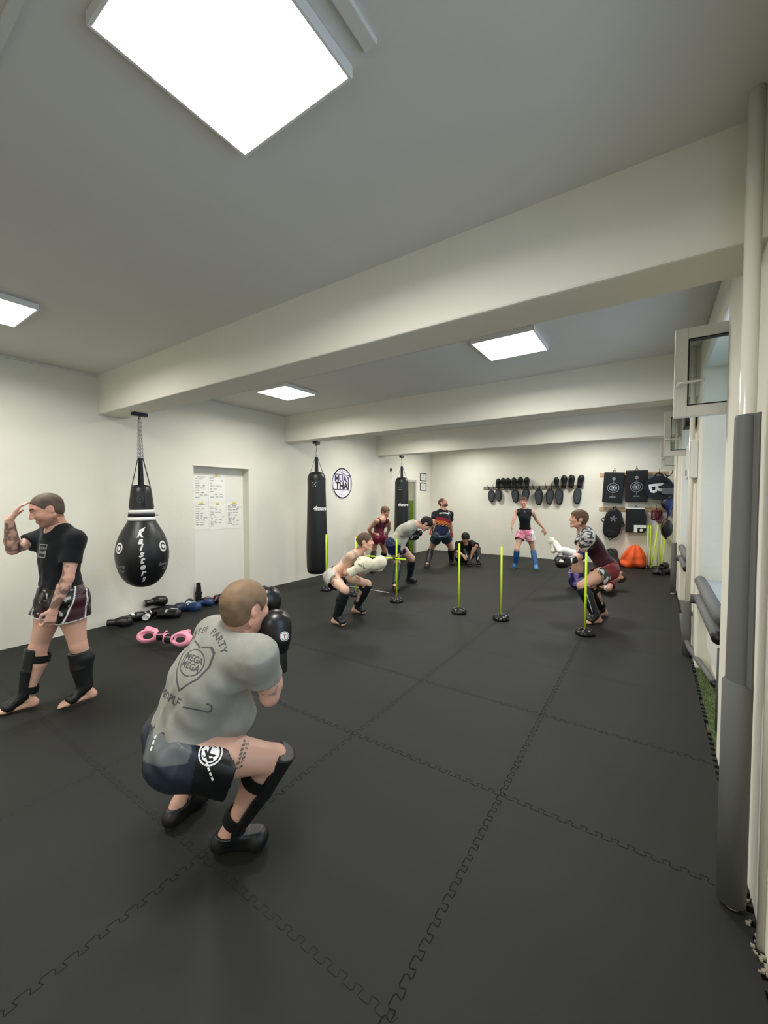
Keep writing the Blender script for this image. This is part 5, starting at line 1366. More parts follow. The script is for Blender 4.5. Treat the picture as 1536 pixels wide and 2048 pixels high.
# poles kept in the far corner
cor = [((-.085, 10.82), (0, .0), .98, True, 'stored yellow pole upright in the back corner, leftmost'), ((-.03, 10.95), (-.012, .0), .97, False, 'stored yellow pole just behind the leftmost upright one in the back corner'),
       ((-.015, 10.72), (.12, .22), .97, False, 'stored yellow pole leaning in the back corner with its foot pulled out to the left'), ((.10, 10.86), (-.01, .10), .99, True, 'stored yellow pole leaning under the maroon ropes in the back corner'),
       ((.15, 10.88), (.03, .09), .88, False, 'stored shorter yellow pole in the back corner, in the middle of the bundle'), ((.20, 10.86), (.035, .12), .86, False, 'stored yellow pole in the back corner closest to the right wall')]
for (p, l, h, bs, lab) in cor: make_pole(p[0], p[1], l, h, lab, bs, 'yellow poles stored in the back corner')

# ---------------------------------------------------------------- equipment on the back wall
woodm = mat('pale wood board', (196, 166, 128), .6, bump=.2, bscale=20, var=.12, vscale=10)
def rack(x0, x1, z, label, xs, mm=woodm):
    e = empty('hook_rack', ((x0 + x1) / 2, YB, z), 0, label, 'rack'); c = (x0 + x1) / 2
    b = MB(); b.box((x0 - c, -.02, -.045), (x1 - c, -.0005, .045), .003); b.build('board', mm, e)
    for x in xs:
        h = MB(); h.tube([(x - c, -.02, .0), (x - c, -.06, -.01), (x - c, -.10, .02), (x - c, -.105, .085), (x - c, -.10, .10)], [.006, .006, .006, .005, .007], 8)
        h.box((x - c - .012, -.026, -.035), (x - c + .012, -.019, .035), .002); h.build('hook', darkmetal, e)
    return e
rack(-4.02, -1.45, 1.875, 'long hook rack board on the back wall, full of black mitts', [-3.87, -3.72, -3.57, -3.42, -3.27, -3.11, -2.96, -2.80, -2.65, -2.49, -2.33, -2.19, -2.03, -1.87, -1.71, -1.55], mat('weathered rack board', (128, 122, 108), .6, bump=.2, bscale=20, var=.15, vscale=10))
rack(-1.10, .26, 2.155, 'upper short hook rack board at the right of the back wall', [-.80, -.33, .10])
rack(-1.10, .26, 1.33, 'lower short hook rack board at the right of the back wall', [-.80, -.33, .06])
mittb = mat('black mitt back', (18, 20, 22), .5, spec=.4, bump=.2)
mittf = mat('worn grey mitt face', (66, 70, 73), .5, spec=.4, bump=.3, var=.12, vscale=16)
def curved_pad(W, Hh, T_, taper, seg=8):
    """rounded mitt outline"""
    pts = []
    for i in range(28):
        a = 2 * math.pi * i / 28; x = math.copysign(abs(math.cos(a)) ** .7, math.cos(a)); y = math.copysign(abs(math.sin(a)) ** .7, math.sin(a))
        w = W / 2 * (1 - taper * (.5 - .5 * y)); pts.append((x * w, y * Hh / 2))
    return pts
def up_mitt(label):
    e = empty('focus_mitt', (0, 0, 0), 0, label, 'focus mitt', 'black mitts standing on the long rack')
    v = Vol((-.13, -.12, -.02), (.13, .12, .34), .008); v.add(ell((0, 0, .19), (.080, .06, .095)), 0); v.add(cone((0, .01, .18), (0, .015, .02), .070, .060, ((0, 1, 0), 1.3)), .03); v.add(ell((0, -.03, .22), (.06, .04, .06)), .03)
    v.build('mitt_shell', mittb, e)
    c = MB(); c.lathe([(.044, .0), (.050, .0), (.052, .045), (.044, .047)], 24); c.build('cuff', strapw, e); return e
def low_mitt(label):
    e = empty('focus_mitt', (0, 0, 0), 0, label, 'focus mitt', 'grey mitts hanging under the long rack')
    M_ = frame((1, 0, 0), (0, 0, 1))
    MB().prism(curved_pad(.19, .34, .06, .35), -.03, .025, M=M_, bev=.018).build('mitt_shell', mittb, e)
    MB().prism(curved_pad(.150, .28, .06, .35), .024, .034, M=M_, bev=.004).build('strike_face', mittf, e)
    t = MB(); t.tube([(-.03, .0, .16), (0, -.01, .215), (.03, .0, .16)], .008, 8); t.build('hanging_loop', strapw, e); return e
um = [(-3.60, .95, 'first'), (-3.44, 1, 'second'), (-3.29, .97, 'third'), (-3.14, 1, 'fourth'), (-2.98, 1.05, 'fifth'), (-2.80, 1, 'sixth'), (-2.05, .92, 'seventh'), (-1.89, 1.08, 'eighth'), (-1.72, 1.1, 'ninth'), (-1.53, 1.08, 'last')]
p0 = None
for i, (x, s_, w_) in enumerate(um):
    lab = 'black mitt standing on the long rack, %s from the left' % w_ if w_ != 'last' else 'black mitt standing on the long rack at its right end'
    if p0 is None: o = p0 = up_mitt(lab)
    else: o = copy_tree(p0); o['label'] = lab
    o.location = (x, YB - .105, 1.885); o.rotation_euler = (.0, (.16, .05, -.05, 0, .04, .0, -.12, .02, .05, .18)[i], (.3, -.2, .1, 0, .2, -.1, .4, 0, -.2, .3)[i]); o.scale = (s_ * .88, s_ * .9, s_ * .93)
lm = [(-3.77, 1.64, .02, 'first'), (-3.57, 1.66, -.06, 'second'), (-3.11, 1.64, -.08, 'third'), (-2.83, 1.67, .05, 'fourth'), (-2.50, 1.61, 0, 'fifth'), (-2.23, 1.62, .07, 'sixth'), (-2.00, 1.62, -.03, 'seventh'), (-1.58, 1.63, .05, 'last')]
p0 = None
for i, (x, z, ry, w_) in enumerate(lm):
    lab = 'grey faced mitt hanging under the long rack, %s from the left' % w_ if w_ != 'last' else 'grey faced mitt hanging under the long rack at its right end'
    if p0 is None: o = p0 = low_mitt(lab)
    else: o = copy_tree(p0); o['label'] = lab
    o.location = (x, YB - .075, z); o.rotation_euler = (0.08, ry, (.1, -.15, .05, .1, 0, .12, -.1, .1)[i]); sc = (1.05, 1.02, 1.1, 1.07, 1.2, 1.15, 1.15, 1.1)[i]; o.scale = (sc, sc, sc * (1.02 if i > 3 else .94))
padm = mat('black pad vinyl', (16, 18, 22), .5, spec=.4, bump=.15, bscale=60)
graym = mat('pale grey print', (150, 156, 162), .6)
def kick_shield(x, z, w, h, ry, rz, label):
    e = empty('kick_shield', (x, YB - .13, z), 0, label, 'kick shield', 'target kick shields on the upper right rack'); e.rotation_euler = (0.05, ry, rz)
    b = MB(); b.box((-w / 2, -.055, -h / 2), (w / 2, .055, h / 2), .022, seg=3); b.build('pad', padm, e)
    s_ = math.tan(0); mp = plane_map((0, -.0555, -.01), (1, 0, 0), (0, 0, 1), .001)
    decal('target_print', merge_tris([(ring_tris(.115, .124, 40, sy=.92), 1, 0, 0, 0), (ring_tris(.072, .082, 36, sy=.92), 1, 0, 0, 0), (ring_tris(.040, .056, 30, sy=.92), 1, 0, 0, 0), (poly_tris([(-.003, .12), (.003, .12), (.003, .20), (-.003, .20)]), 1, 0, 0, 0), (poly_tris([(-.003, -.19), (.003, -.19), (.003, -.12), (-.003, -.12)]), 1, 0, 0, 0)]), mp, graym, e)
    decal('bullseye', ring_tris(0, .020, 20), plane_map((0, -.0556, -.01), (1, 0, 0), (0, 0, 1), .0015), bandm, e)
    decal('top_badge', merge_tris([(ring_tris(.022, .036, 24, sy=.85), 1, 0, .215, 0), (text_tris('K', .03), .035, 0, .204, 0)]), mp, graym, e)
    decal('brand_lettering', merge_tris([(text_tris('KWON', .04), .036, 0, -.228, 0)]), mp, graym, e)
    t = MB(); t.tube([(-.04, .0, h / 2 - .01), (0, .0, h / 2 + .06), (.04, .0, h / 2 - .01)], .008, 8); t.build('hanging_loop', strapw, e)
    t = MB(); t.tube([(0, .0, h / 2 + .04), (0, -.02, h / 2 + .085), (0, -.02, h / 2 + .10)], [.008, .008, .012], 8); t.build('hook_tip', darkmetal, e)
kick_shield(-.80, 1.845, .42, .72, .055, .1, 'tall black kick shield with target print, left one on the upper rack')
kick_shield(-.33, 1.865, .44, .74, .0, .02, 'tall black kick shield with target print, right one on the upper rack')
# thai pad with star badge
e = empty('round_ended_pad', (-.80, YB - .12, .99), 0, 'black round-ended strike pad with handles and star badge, hanging tilted', 'strike pad'); e.rotation_euler = (.05, .13, .1)
MB().prism(curved_pad(.36, .70, .1, -.08), -.06, .06, M=frame((1, 0, 0), (0, 0, 1)), bev=.03).build('pad', mat('black pad satin', (26, 26, 28), .35, spec=.5), e)
MB().prism(curved_pad(.30, .62, .1, -.08), .058, .075, M=frame((1, 0, 0), (0, 0, 1)), bev=.01).build('front_face', padm, e)
st = []
for k in range(5):
    a = math.pi / 2 + k * 2 * math.pi / 5; st.append((poly_tris([(0.010 * math.cos(a - .9), .010 * math.sin(a - .9)), (.074 * math.cos(a - .25), .074 * math.sin(a - .25)), (.074 * math.cos(a + .25), .074 * math.sin(a + .25)), (.010 * math.cos(a + .9), .010 * math.sin(a + .9))]), 1, 0, .12, 0))
decal('star_badge', merge_tris(st), plane_map((0, -.076, 0), (1, 0, 0), (0, 0, 1), .001), mat('worn star print', (120, 112, 116), .7), e)
decal('line_print', poly_tris([(-.12, -.18), (.12, -.18), (.12, -.174), (-.12, -.174)]), plane_map((0, -.076, 0), (1, 0, 0), (0, 0, 1), .001), mat('dark line print', (84, 82, 84), .7), e)
for (a, b_, c_) in (((-.17, 0, .11), (-.25, -.01, .06), (-.18, 0, .0)), ((.17, 0, .06), (.25, 0, .0), (.18, 0, -.05)), ((-.05, 0, -.34), (0, 0, -.41), (.05, 0, -.34)), ((-.05, 0, .34), (0, 0, .41), (.05, 0, .34))):
    t = MB(); t.tube([a, tuple((Vector(a) + Vector(b_)) / 2 + Vector((0, 0, .012))), b_, tuple((Vector(c_) + Vector(b_)) / 2 - Vector((0, 0, .012))), c_], .012, 8); t.build('handle', strapw, e)
# square shield with white corner
e = empty('square_shield', (-.335, YB - .12, 1.075), 0, 'square black strike shield with a white L-shaped corner, on the lower rack', 'strike shield'); e.rotation_euler = (.04, .0, .04)
poly = [(-.20, -.28), (.17, -.28), (.21, -.22), (.21, .08), (.17, .28), (-.20, .28)]
MB().prism(poly, -.055, .055, M=frame((1, 0, 0), (0, 0, 1)), bev=.02).build('pad', padm, e)
mp = plane_map((0, -.056, 0), (1, 0, 0), (0, 0, 1), .001)
decal('white_corner', merge_tris([(poly_tris([(-.03, -.27), (.04, -.27), (.04, -.10), (-.03, -.10)]), 1, 0, 0, 0), (poly_tris([(.04, -.165), (.205, -.165), (.205, -.10), (.04, -.10)]), 1, 0, 0, 0)]), mp, bandm, e)
decal('animal_emblem', merge_tris([(poly_tris([(-.035, .01), (-.015, .03), (.02, .028), (.035, .0), (.02, -.03), (-.01, -.035), (-.03, -.02)]), 1, .115, -.215, 0)]), mp, bandm, e)
b = MB(); b.box((-.21, -.05, .27), (.18, .05, .292), .008); b.build('white_top_edge', bandm, e)
t = MB(); t.tube([(-.04, .0, .28), (0, .0, .33), (.04, .0, .28)], .007, 8); t.build('hanging_loop', strapw, e)
# round shield with a big white B
e = empty('round_shield', (.085, YB - .25, 1.82), 0, 'round black strike shield with a big white letter B lying sideways', 'strike shield'); e.rotation_euler = (.05, 0, .15)
b = MB(); 
for (rr, y0, y1) in ((.27, -.06, .06),): b.prism([(rr * 1.0 * math.cos(2 * math.pi * i / 40), rr * 1.0 * math.sin(2 * math.pi * i / 40)) for i in range(40)], y0, y1, M=frame((1, 0, 0), (0, 0, 1)), bev=.03)
b.build('pad', padm, e)
mp = plane_map((0, -.061, 0), (1, 0, 0), (0, 0, 1), .001)
decal('letter', merge_tris([(text_tris('B', .02), .40, -.175, -.01, -1.45)]), mp, bandm, e)
t = MB(); t.tube([(-.09, -.02, .20), (-.06, -.02, .30), (0, -.02, .335), (.06, -.02, .30), (.09, -.02, .20)], .018, 8); t.build('handle', strapw, e)
# belly pad, blue pad, oval pad, ropes
e = empty('belly_protector', (.255, YB - .36, 1.78), 0, 'black and grey belly protector hanging from a hook at the right wall', 'body protector')
b = MB(); b.prism(curved_pad(.24, .30, .1, .1), -.05, .05, M=frame((1, 0, 0), (0, 0, 1)), bev=.02); b.build('pad', padm, e)
b = MB(); b.box((-.11, -.062, -.10), (.11, -.045, .03), .006); b.build('grey_panel', mat('grey panel', (88, 88, 88), .6), e)
b = MB(); b.tube([(-.04, -.02, .12), (-.03, -.02, .26), (.0, -.02, .30)], .02, 8); b.tube([(-.06, -.02, .36), (-.03, -.02, .30), (.03, -.02, .30), (.075, -.02, .36), (.08, -.02, .42)], .009, 8); b.build('shoulder_strap', strapw, e)
e = empty('blue_strike_mitt', (.245, YB - .24, 1.43), 0, 'dark blue strike mitt hanging under the belly protector', 'strike mitt')
v = Vol((-.2, -.12, -.28), (.2, .12, .22), .01); v.add(ell((0.02, 0, .04), (.13, .07, .13)), 0); v.add(cone((.03, 0, -.02), (.05, 0, -.2), .06, .035), .04)
v.build('mitt_shell', guardm, e, lambda V: np.where((V[:, 0] > -.02)[:, None], np.array(lin((30, 42, 86))), np.array(lin((18, 20, 26)))) * np.ones((1, 3)))
b = MB(); b.tube([(.03, 0, -.2), (.02, -.01, -.26)], .018, 8); b.build('strap', strapw, e)
e = empty('oval_belly_pad', (.235, YB - .28, .93), 0, 'black oval pad with brown straps hanging beside the stored yellow poles', 'strike pad')
v = Vol((-.16, -.14, -.3), (.16, .14, .3), .009); v.add(ell((.02, 0, 0), (.11, .07, .20)), 0); v.build('pad', bagm, e)
b = MB(); b.tube([(.03, -.05, .2), (-.01, -.07, .10), (-.08, -.06, .0), (-.07, -.05, -.12), (.0, -.03, -.22)], .012, 8); b.build('strap', mat('brown strap', (74, 46, 40), .7), e)
b = MB(); b.tube([(.02, 0, -.18), (.0, 0, -.25)], .022, 8); b.tube([(.02, 0, .18), (.03, .0, .26), (.06, .02, .31)], .012, 8); b.build('clip', strapw, e)
random.seed(11)
e = empty('skipping_ropes', (.07, YB - .10, 1.30), 0, 'tangled maroon skipping ropes hanging from the lower rack hook', 'skipping ropes')
for k in range(9):
    pts = []; w_ = random.uniform(.03, .09); L = random.uniform(.12, .30); ox = random.uniform(-.06, .06)
    for q in range(18):
        a = 2 * math.pi * q / 17; pts.append((ox + w_ * math.sin(a) + .01 * math.sin(3 * a), -.03 + .03 * math.cos(a * 2 + k), -L / 2 + L / 2 * math.cos(a) + .02))
    t = MB(); t.tube(pts, .011, 8, closed=True); t.build('rope', mat('maroon rope', (96, 34, 48), .7), e)
# orange bean bag and dark pack on the floor
e = empty('orange_beanbag', (-.37, 10.84, 0), 0, 'slumped orange fabric beanbag on the floor against the back wall', 'beanbag')
v = Vol((-.34, -.28, -.02), (.34, .24, .62), .009)
v.add(ell((.02, 0, .22), (.23, .20, .25)), 0); v.add(ell((.03, 0, .40), (.12, .11, .12)), .08); v.add(ell((-.13, -.02, .08), (.15, .15, .09)), .05); v.add(ell((.06, -.02, .12), (.19, .19, .12)), .04)
v.wrinkle(.020, lambda X, Y, Z: np.sin(np.arctan2(X - .03, Z - .62) * 13 + Z * 5 + np.sin(Y * 9)) * np.clip(1.3 - Z * 1.2, .2, 1) * .9 + .3 * np.sin(X * 22 + Z * 16))
v.clip((0, 0, .004), (0, 0, -1)); v.build('fabric_shell', mat('orange fabric', (236, 96, 44), .75, bump=.3, bscale=140), e)
e = empty('dark_kit_bag', (-.80, 10.86, 0), 0, 'dark grey kit bag against the back wall, half hidden by the squatting man', 'bag')
v = Vol((-.2, -.2, -.02), (.24, .22, .5), .01); v.add(rbox((0, 0, .20), (.13, .14, .20), rnd=.09), 0); v.add(ell((.1, -.04, .10), (.10, .12, .09)), .04); v.clip((0, 0, .004), (0, 0, -1)); v.build('bag_body', mat('dark grey nylon', (48, 52, 52), .6, bump=.3, bscale=40), e)
b = MB(); b.tube([(-.08, -.1, .33), (-.02, -.15, .42), (.06, -.12, .34)], .012, 8); b.build('handle', strapw, e)

# ---------------------------------------------------------------- gloves and pads on the floor
def lying_glove(name, x, y, rz, label, m, cuff_m=None, size=1.0, pitch=0.0, roll=0.0, z=None, cat='boxing glove', group='gloves and pads along the left wall', palm=(0, 0, -1), extra=None):
    e = empty(name, (x, y, 0), rz, label, cat, group)
    o, v, cf, fr = make_glove(e, (0, 0, .055), (1, 0, .02), palm, 'R', size, m, cuff_m, .008)
    o.name = 'mitt'
    if extra: extra(e, o, v, cf)
    e.rotation_euler = (roll, pitch, rz)
    e.location.z = 0.0 if z is None else z
    return e
bluem = mat('blue glove leather', (36, 62, 104), .4, spec=.45, bump=.2)
navym = mat('navy glove leather', (26, 38, 62), .45, spec=.4, bump=.2)
def stripe(e, o, v, cf):
    decal('white_stripe', merge_tris([(poly_tris([(.06, -.05), (.17, .02), (.165, .035), (.055, -.035)]), 1, 0, 0, 0), (poly_tris([(.03, .0), (.10, .05), (.095, .06), (.025, .012)]), 1, 0, 0, 0)]), on_vol(v, (0, 0, .4), (1, 0, 0), (0, 1, 0)), bandm, o, dice=.02)
def patch(e, o, v, cf):
    decal('white_print', merge_tris([(text_tris('TWINS', .06), .05, .12, -.015, 0), (poly_tris([(.04, -.05), (.07, -.05), (.07, .05), (.04, .05)]), 1, 0, 0, 0)]), on_vol(v, (0, 0, .4), (1, 0, 0), (0, 1, 0)), bandm, o, dice=.02)
FG = [(-5.60, 2.24, .9, 'black boxing glove lying flat, nearest of the row along the left wall', leatherm, None, 1.0, None),
      (-5.62, 2.42, 1.6, 'black boxing glove with a white tab, second of the row along the left wall', leatherm, None, 1.0, patch),
      (-5.50, 2.60, 2.4, 'black glove with white stripes and open cuff, before the stacked ones', leatherm, bandm, .85, stripe),
      (-5.66, 2.80, 1.1, 'black boxing glove at the bottom of the stack by the left wall', leatherm, None, 1.1, None),
      (-5.45, 2.78, .8, 'black and white patterned boxing glove on the mats by the stack', leatherm, None, 1.05, patch),
      (-5.53, 2.96, 1.9, 'dark blue boxing glove beside the patterned one', navym, None, 1.05, None),
      (-5.55, 3.14, .7, 'blue boxing glove with white curved stripe on the mats by the wall', bluem, None, 1.05, stripe),
      (-5.66, 3.27, 2.6, 'navy boxing glove with white trim leaning on the wall past the blue one', navym, bandm, .9, None),
      (-5.56, 3.40, 1.0, 'small blue glove lying before the upright black pad', bluem, None, .8, None),
      (-5.64, 3.74, 1.4, 'black boxing glove in the recess, beyond the pink strapped sandal pad', leatherm, None, 1.0, None),
      (-5.70, 3.93, .5, 'olive dark boxing glove at the far end of the row, by the recess', mat('olive dark leather', (52, 54, 40), .5, bump=.2), None, .95, None)]
for (x, y, a, lab, m_, cm, s_, ex) in FG: lying_glove('boxing_glove', x, y, a, lab, m_, cm, s_, extra=ex)
o = lying_glove('boxing_glove', -5.70, 2.74, 1.5, 'black boxing glove on top of the stack by the left wall', leatherm, None, 1.05, z=.128)
# upright pad and pink strapped pad
e = empty('upright_shin_pad', (-5.68, 3.44, 0), .1, 'narrow black shin pad standing upright in front of the recess', 'shin pad')
b = MB(); b.prism([(-.035, 0), (.035, 0), (.04, .12), (.03, .26), (.028, .335), (-.028, .34), (-.03, .24), (-.04, .12)], -.02, .02, M=frame((0, 1, 0), (0, 0, 1)), bev=.008); b.build('pad', padm, e)
b = MB(); b.box((-.03, -.04, .16), (.03, .045, .19), .004); b.build('strap', strapw, e)
e = empty('strapped_shin_pad', (-5.60, 3.60, 0), .4, 'black shin pad with dusty pink straps, between the dark gloves', 'shin pad')
v = Vol((-.2, -.14, -.02), (.24, .14, .16), .008); v.add(cone((-.13, 0, .05), (.16, 0, .05), .06, .045, ((0, 0, 1), 1.4)), 0); v.sub(cone((-.2, 0, .09), (.25, 0, .09), .04, .03), .01); v.clip((0, 0, .004), (0, 0, -1)); v.build('pad', padm, e)
for (x0, x1) in ((-.10, -.02), (.0, .09), (.08, .13)):
    b = MB(); b.tube([(x0, -.07, .03), ((x0 + x1) / 2, -.01, .11), (x1, .07, .05)], .011, 8, flat=((0, 0, 1), .35, 1.3)); b.build('strap', mat('dusty pink strap', (168, 104, 112), .6), e)
# pink gloves, palms up
pinkm = mat('pink glove leather', (234, 152, 172), .5, spec=.35, bump=.15)
innerm = mat('black palm lining', (22, 20, 22), .7)
def pink_glove(x, y, rz, label, flip):
    e = empty('pink_boxing_glove', (x, y, 0), rz, label, 'boxing glove', 'pair of pink gloves on the mats')
    v = Vol((-.20, -.16, -.02), (.24, .16, .16), .007)
    v.add(ell((.10, 0, .055), (.115, .080, .055)), 0); v.add(cone((.0, 0, .05), (.06, 0, .052), .048, .055), .03)
    v.add(cone((.03, -flip * .06, .05), (.13, -flip * .088, .055), .026, .026), .008); v.sub(ell((.085, flip * .008, .120), (.088, .050, .070)), .008); v.clip((0, 0, .003), (0, 0, -1))
    v.build('mitt', pinkm, e)
    w = Vol((-.06, -.1, .0), (.2, .1, .1), .008); w.add(ell((.085, flip * .008, .050), (.088, .052, .022)), 0); w.build('palm_lining', innerm, e)
    c = Vol((-.16, -.1, -.02), (.05, .1, .14), .007); c.add(flatcone((-.10, 0, .048), (.015, 0, .050), .050, .046), 0); c.sub(flatcone((-.14, 0, .05), (-.07, 0, .05), .040, .038), .003); c.clip((0, 0, .002), (0, 0, -1)); c.build('cuff', innerm, e)
    for xx in (-.098, .006):
        b = MB(); b.tube([(xx, .051 * math.cos(q), .049 + .048 * math.sin(q)) for q in [2 * math.pi * j / 24 for j in range(24)]], .0075, 6, closed=True); b.build('cuff_trim', pinkm, e)
    b = MB(); b.tube([(-.10, 0, .097), (.01, 0, .097)], .0055, 6); b.build('closure_piping', pinkm, e)
    return e
pg1 = pink_glove(-4.54, 2.27, math.radians(215), 'left pink boxing glove lying palm up, cuff turned toward the other', 1)
pg2 = pink_glove(-4.28, 2.33, math.radians(25), 'right pink boxing glove lying palm up, cuff turned toward the other', -1)
pg1.rotation_euler[0] = -math.radians(50); pg1.location.z = .062; pg2.rotation_euler[0] = math.radians(50); pg2.location.z = .062
# pile in the right back corner
for (x, y, a, z, lab) in ((.16, 10.05, 2.2, 0, 'black glove at the front of the heap by the right wall'), (.22, 10.22, .8, 0, 'black glove in the middle of the heap by the right wall'), (.12, 10.40, 1.5, 0, 'black glove at the left of the heap by the right wall'), (.22, 10.48, 2.6, .0, 'black glove at the back of the heap by the right wall'), (.19, 10.34, 1.2, .105, 'black glove on top of the heap by the right wall')):
    lying_glove('boxing_glove', x, y, a, lab, leatherm, None, 1.0, z=z, group='heap of black gloves by the right wall')

# ---------------------------------------------------------------- wall fittings
# round club sign
inkd = mat('sign ink', (34, 26, 40), .6); inkp = mat('purple sign ink', (70, 56, 104), .6)
e = empty('round_wall_sign', (XL, 6.88, 1.93), 0, 'round white and black MUAY THAI sign on the left wall', 'sign')
b = MB(); b.prism([(.345 * math.cos(2 * math.pi * i / 72), .345 * math.sin(2 * math.pi * i / 72)) for i in range(72)], .0005, .010, M=frame((0, 1, 0), (0, 0, 1))); b.build('sign_board', mat('white sign board', (240, 238, 244), .5), e)
mp = plane_map((.0105, 0, 0), (0, 1, 0), (0, 0, 1), .001); mp2 = plane_map((.0125, 0, 0), (0, 1, 0), (0, 0, 1), .001)
decal('ring_print', merge_tris([(ring_tris(.310, .338, 64, a0=.42, a1=math.pi - .42), 1, 0, 0, 0), (ring_tris(.310, .338, 64, a0=math.pi + .52, a1=2 * math.pi - .52), 1, 0, 0, 0), (ring_tris(.325, .340, 24, a0=-.45, a1=.40), 1, 0, 0, 0), (ring_tris(.325, .340, 24, a0=math.pi - .4, a1=math.pi + .45), 1, 0, 0, 0),
     (poly_tris([(-.29, -.150), (.28, -.160), (.28, -.140), (-.29, -.130)]), 1, 0, 0, 0), (poly_tris([(-.28, .185), (.29, .170), (.29, .188), (-.28, .203)]), 1, 0, 0, 0), (poly_tris([(-.30, -.15), (-.285, -.15), (-.265, .20), (-.28, .20)]), 1, 0, 0, 0), (poly_tris([(.285, -.155), (.30, -.155), (.29, .185), (.275, .185)]), 1, 0, 0, 0),
     (poly_tris([(-.07, .215), (.08, .205), (.06, .232), (-.05, .236)]), 1, 0, 0, 0), (poly_tris([(-.08, -.185), (.08, -.185), (.06, -.195), (-.06, -.195)]), 1, 0, 0, 0)]), mp, inkd, e)
decal('upper_word', merge_tris([(text_tris('MUAY', .035), .190, 0, .036, -.02)]), mp2, inkp, e)
decal('lower_word', merge_tris([(text_tris('THAI', .045), .205, 0, -.122, -.01)]), mp2, inkd, e)
decal('upper_arc_lettering', arc_text('TRAININGS', .262, .045, math.pi / 2, 1.0), mp2, mat('grey sign ink', (140, 138, 140), .6), e)
decal('lower_arc_lettering', arc_text('GYM 2016', .272, .045, -math.pi / 2, .8, inward=True), mp2, mat('grey sign ink', (140, 138, 140), .6), e)
# framed certificates
for (z0, z1, txt, lab) in ((2.10, 2.335, 'DIPLOM', 'upper of two black framed certificates on the left wall by the corner'), (1.82, 2.055, 'URKUNDE', 'lower of two black framed certificates on the left wall by the corner')):
    c = (10.64, (z0 + z1) / 2); e = empty('picture_frame', (XL, c[0], c[1]), 0, lab, 'picture', 'framed certificates'); hw, hh = .185, (z1 - z0) / 2
    b = MB(); t_ = .022
    b.box((.0005, -hw, -hh), (.02, -hw + t_, hh)); b.box((.0005, hw - t_, -hh), (.02, hw, hh)); b.box((.0005, -hw, -hh), (.02, hw, -hh + t_)); b.box((.0005, -hw, hh - t_), (.02, hw, hh)); b.build('frame', mat('black frame', (38, 36, 32), .5), e)
    b = MB(); b.box((.0005, -hw + t_, -hh + t_), (.008, hw - t_, hh - t_)); b.build('certificate', mat('certificate paper', (226, 226, 220), .6), e)
    decal('lettering', merge_tris([(text_tris(txt), .045, 0, .03, 0)] + [(poly_tris([(-.09, q), (.09, q), (.09, q + .006), (-.09, q + .006)]), 1, 0, 0, 0) for q in (.0, -.02, -.04, -.06)]), plane_map((.0085, 0, 0), (0, 1, 0), (0, 0, 1), .0008), mat('grey ink', (150, 150, 146), .7), e)
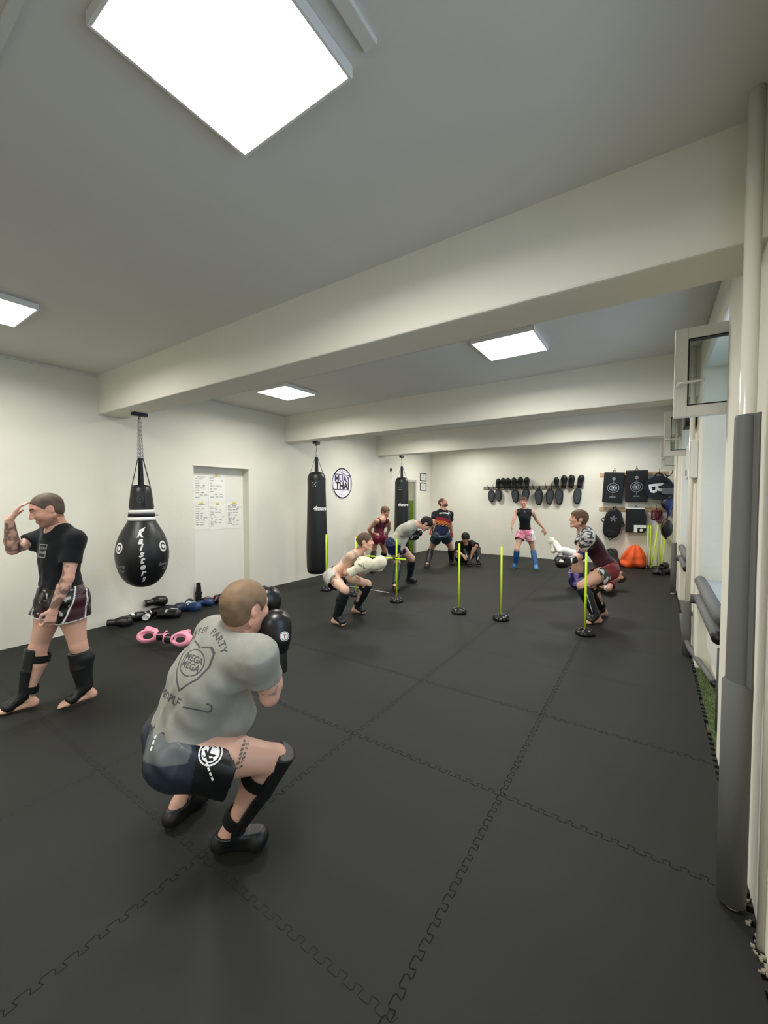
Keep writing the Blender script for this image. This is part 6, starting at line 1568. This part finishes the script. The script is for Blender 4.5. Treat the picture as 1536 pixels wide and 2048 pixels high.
# hand-written sheets in the recess
paper = mat('paper sheet', (236, 235, 226), .7, bump=.1, bscale=6); pen = mat('black marker', (52, 50, 52), .8); ylw = mat('yellow tape', (226, 200, 70), .6)
SH = [(3.52, 3.765, 1.548, 1.965, 'upper left', 9, .022), (3.768, 4.06, 1.545, 1.985, 'upper middle', 8, .024), (3.52, 3.755, 1.12, 1.53, 'lower left', 9, .02), (3.77, 4.07, 1.10, 1.525, 'lower middle', 14, .018), (4.09, 4.37, 1.10, 1.53, 'lower right', 15, .024)]
random.seed(5)
WORDS = ['SQUAT', 'JAB', 'CROSS', 'HOOK', 'KICK', 'KNEE', 'TEEP', 'PLANK', 'PUSH UP', '10x', '3 MIN', 'BURPEE', 'SIT UP', 'ELBOW']
for (y0, y1, z0, z1, where, n, sz) in SH:
    xw = XL - .162; e = empty('paper_sheet', (xw, (y0 + y1) / 2, (z0 + z1) / 2), 0, 'hand-written exercise sheet taped in the recess, %s one' % where, 'paper sheet', 'sheets in the recess'); hw, hh = (y1 - y0) / 2, (z1 - z0) / 2
    b = MB(); b.box((.0005, -hw, -hh), (.003, hw, hh)); b.build('sheet', paper, e)
    its = []
    for k in range(n):
        zz = hh - .06 - k * (2 * hh - .09) / n; x_ = -hw + .02
        while x_ < hw - .07:
            w_ = random.choice(WORDS); L = len(w_) * sz * .62
            if x_ + L > hw - .01: break
            if random.random() < .85: its.append((text_tris(w_, .01), sz, x_ + L / 2, zz, random.uniform(-.05, .05)))
            x_ += L + .02
            if random.random() < .25: break
    its.append((text_tris(random.choice(['PLAN', 'TRAINING', 'WARM UP'])), .028, 0, hh - .035, 0))
    decal('handwriting', merge_tris(its), plane_map((.0032, 0, 0), (0, 1, 0), (0, 0, 1), .0008), pen, e)
    if where != 'upper left':
        b = MB(); b.box((.002, -.03, hh - .018), (.005, .03, hh + .006)); b.build('tape', ylw, e)
# light switch, black clip with dangling cord, small cupboard, wall speaker
o = MB().box((XL + .0005, 10.64, 1.545), (XL + .012, 10.72, 1.625), .003).build('light_switch', whitem); tag(o, 'white light switch below the framed certificates', 'light switch')
e = empty('wall_clip', (XL, 8.86, 2.34), 0, 'small black clip with a thin dangling cord on the left wall', 'clip')
b = MB(); b.box((.0005, -.03, -.035), (.03, .03, .035), .006); b.build('clip_body', blackm, e)
b = MB(); b.tube([(.02, 0, -.03), (.022, .01, -.12), (.02, .03, -.24)], .003, 6); b.build('cord', mat('pale cord', (196, 196, 188), .6), e)
e = empty('electrical_cabinet', (XR, 5.35, 2.0), 0, 'white electrical cabinet on the pier between the two open windows', 'cabinet')
b = MB(); b.box((-.06, -.30, -.19), (-.0005, .22, .19), .006); b.build('cabinet_body', whitem, e)
b = MB(); b.box((-.068, -.29, -.18), (-.061, .21, .18), .003); b.build('cabinet_door', mat('white cabinet door', (222, 220, 212), .4), e)
b = MB(); b.box((-.078, .08, -.15), (-.067, .16, -.09), .003); b.build('latch', steelm, e)
e = empty('wall_speaker', (XR, 5.45, 2.42), 0, 'small black speaker on the pier above the electrical cabinet', 'speaker')
b = MB(); b.box((-.11, -.22, -.07), (-.0005, .05, .085), .012); b.build('speaker_box', blackm, e); b = MB(); b.lathe([(0, 0), (.045, 0), (.05, .006), (.0, .004)], 24); o = b.build('speaker_cone', mat('speaker grille', (44, 44, 46), .6), e); o.rotation_euler = (math.pi / 2, 0, 0); o.location = (-.055, -.221, .0)
# loose plaster crumbs at the foot of the nearest pipe
random.seed(9)
cr = MB()
for i in range(26):
    x = random.uniform(.325, .358); y = random.uniform(1.80, 2.12); s_ = random.uniform(.003, .007)
    cr.box((x - s_, y - s_, -.002), (x + s_, y + s_, s_ * 1.2), M=None)
tag(cr.build('plaster_crumbs', mat('plaster crumbs', (140, 132, 118), .9)), 'crumbled plaster at the foot of the nearest padded pipe', 'plaster', kind='stuff')
bpy.context.view_layer.update()
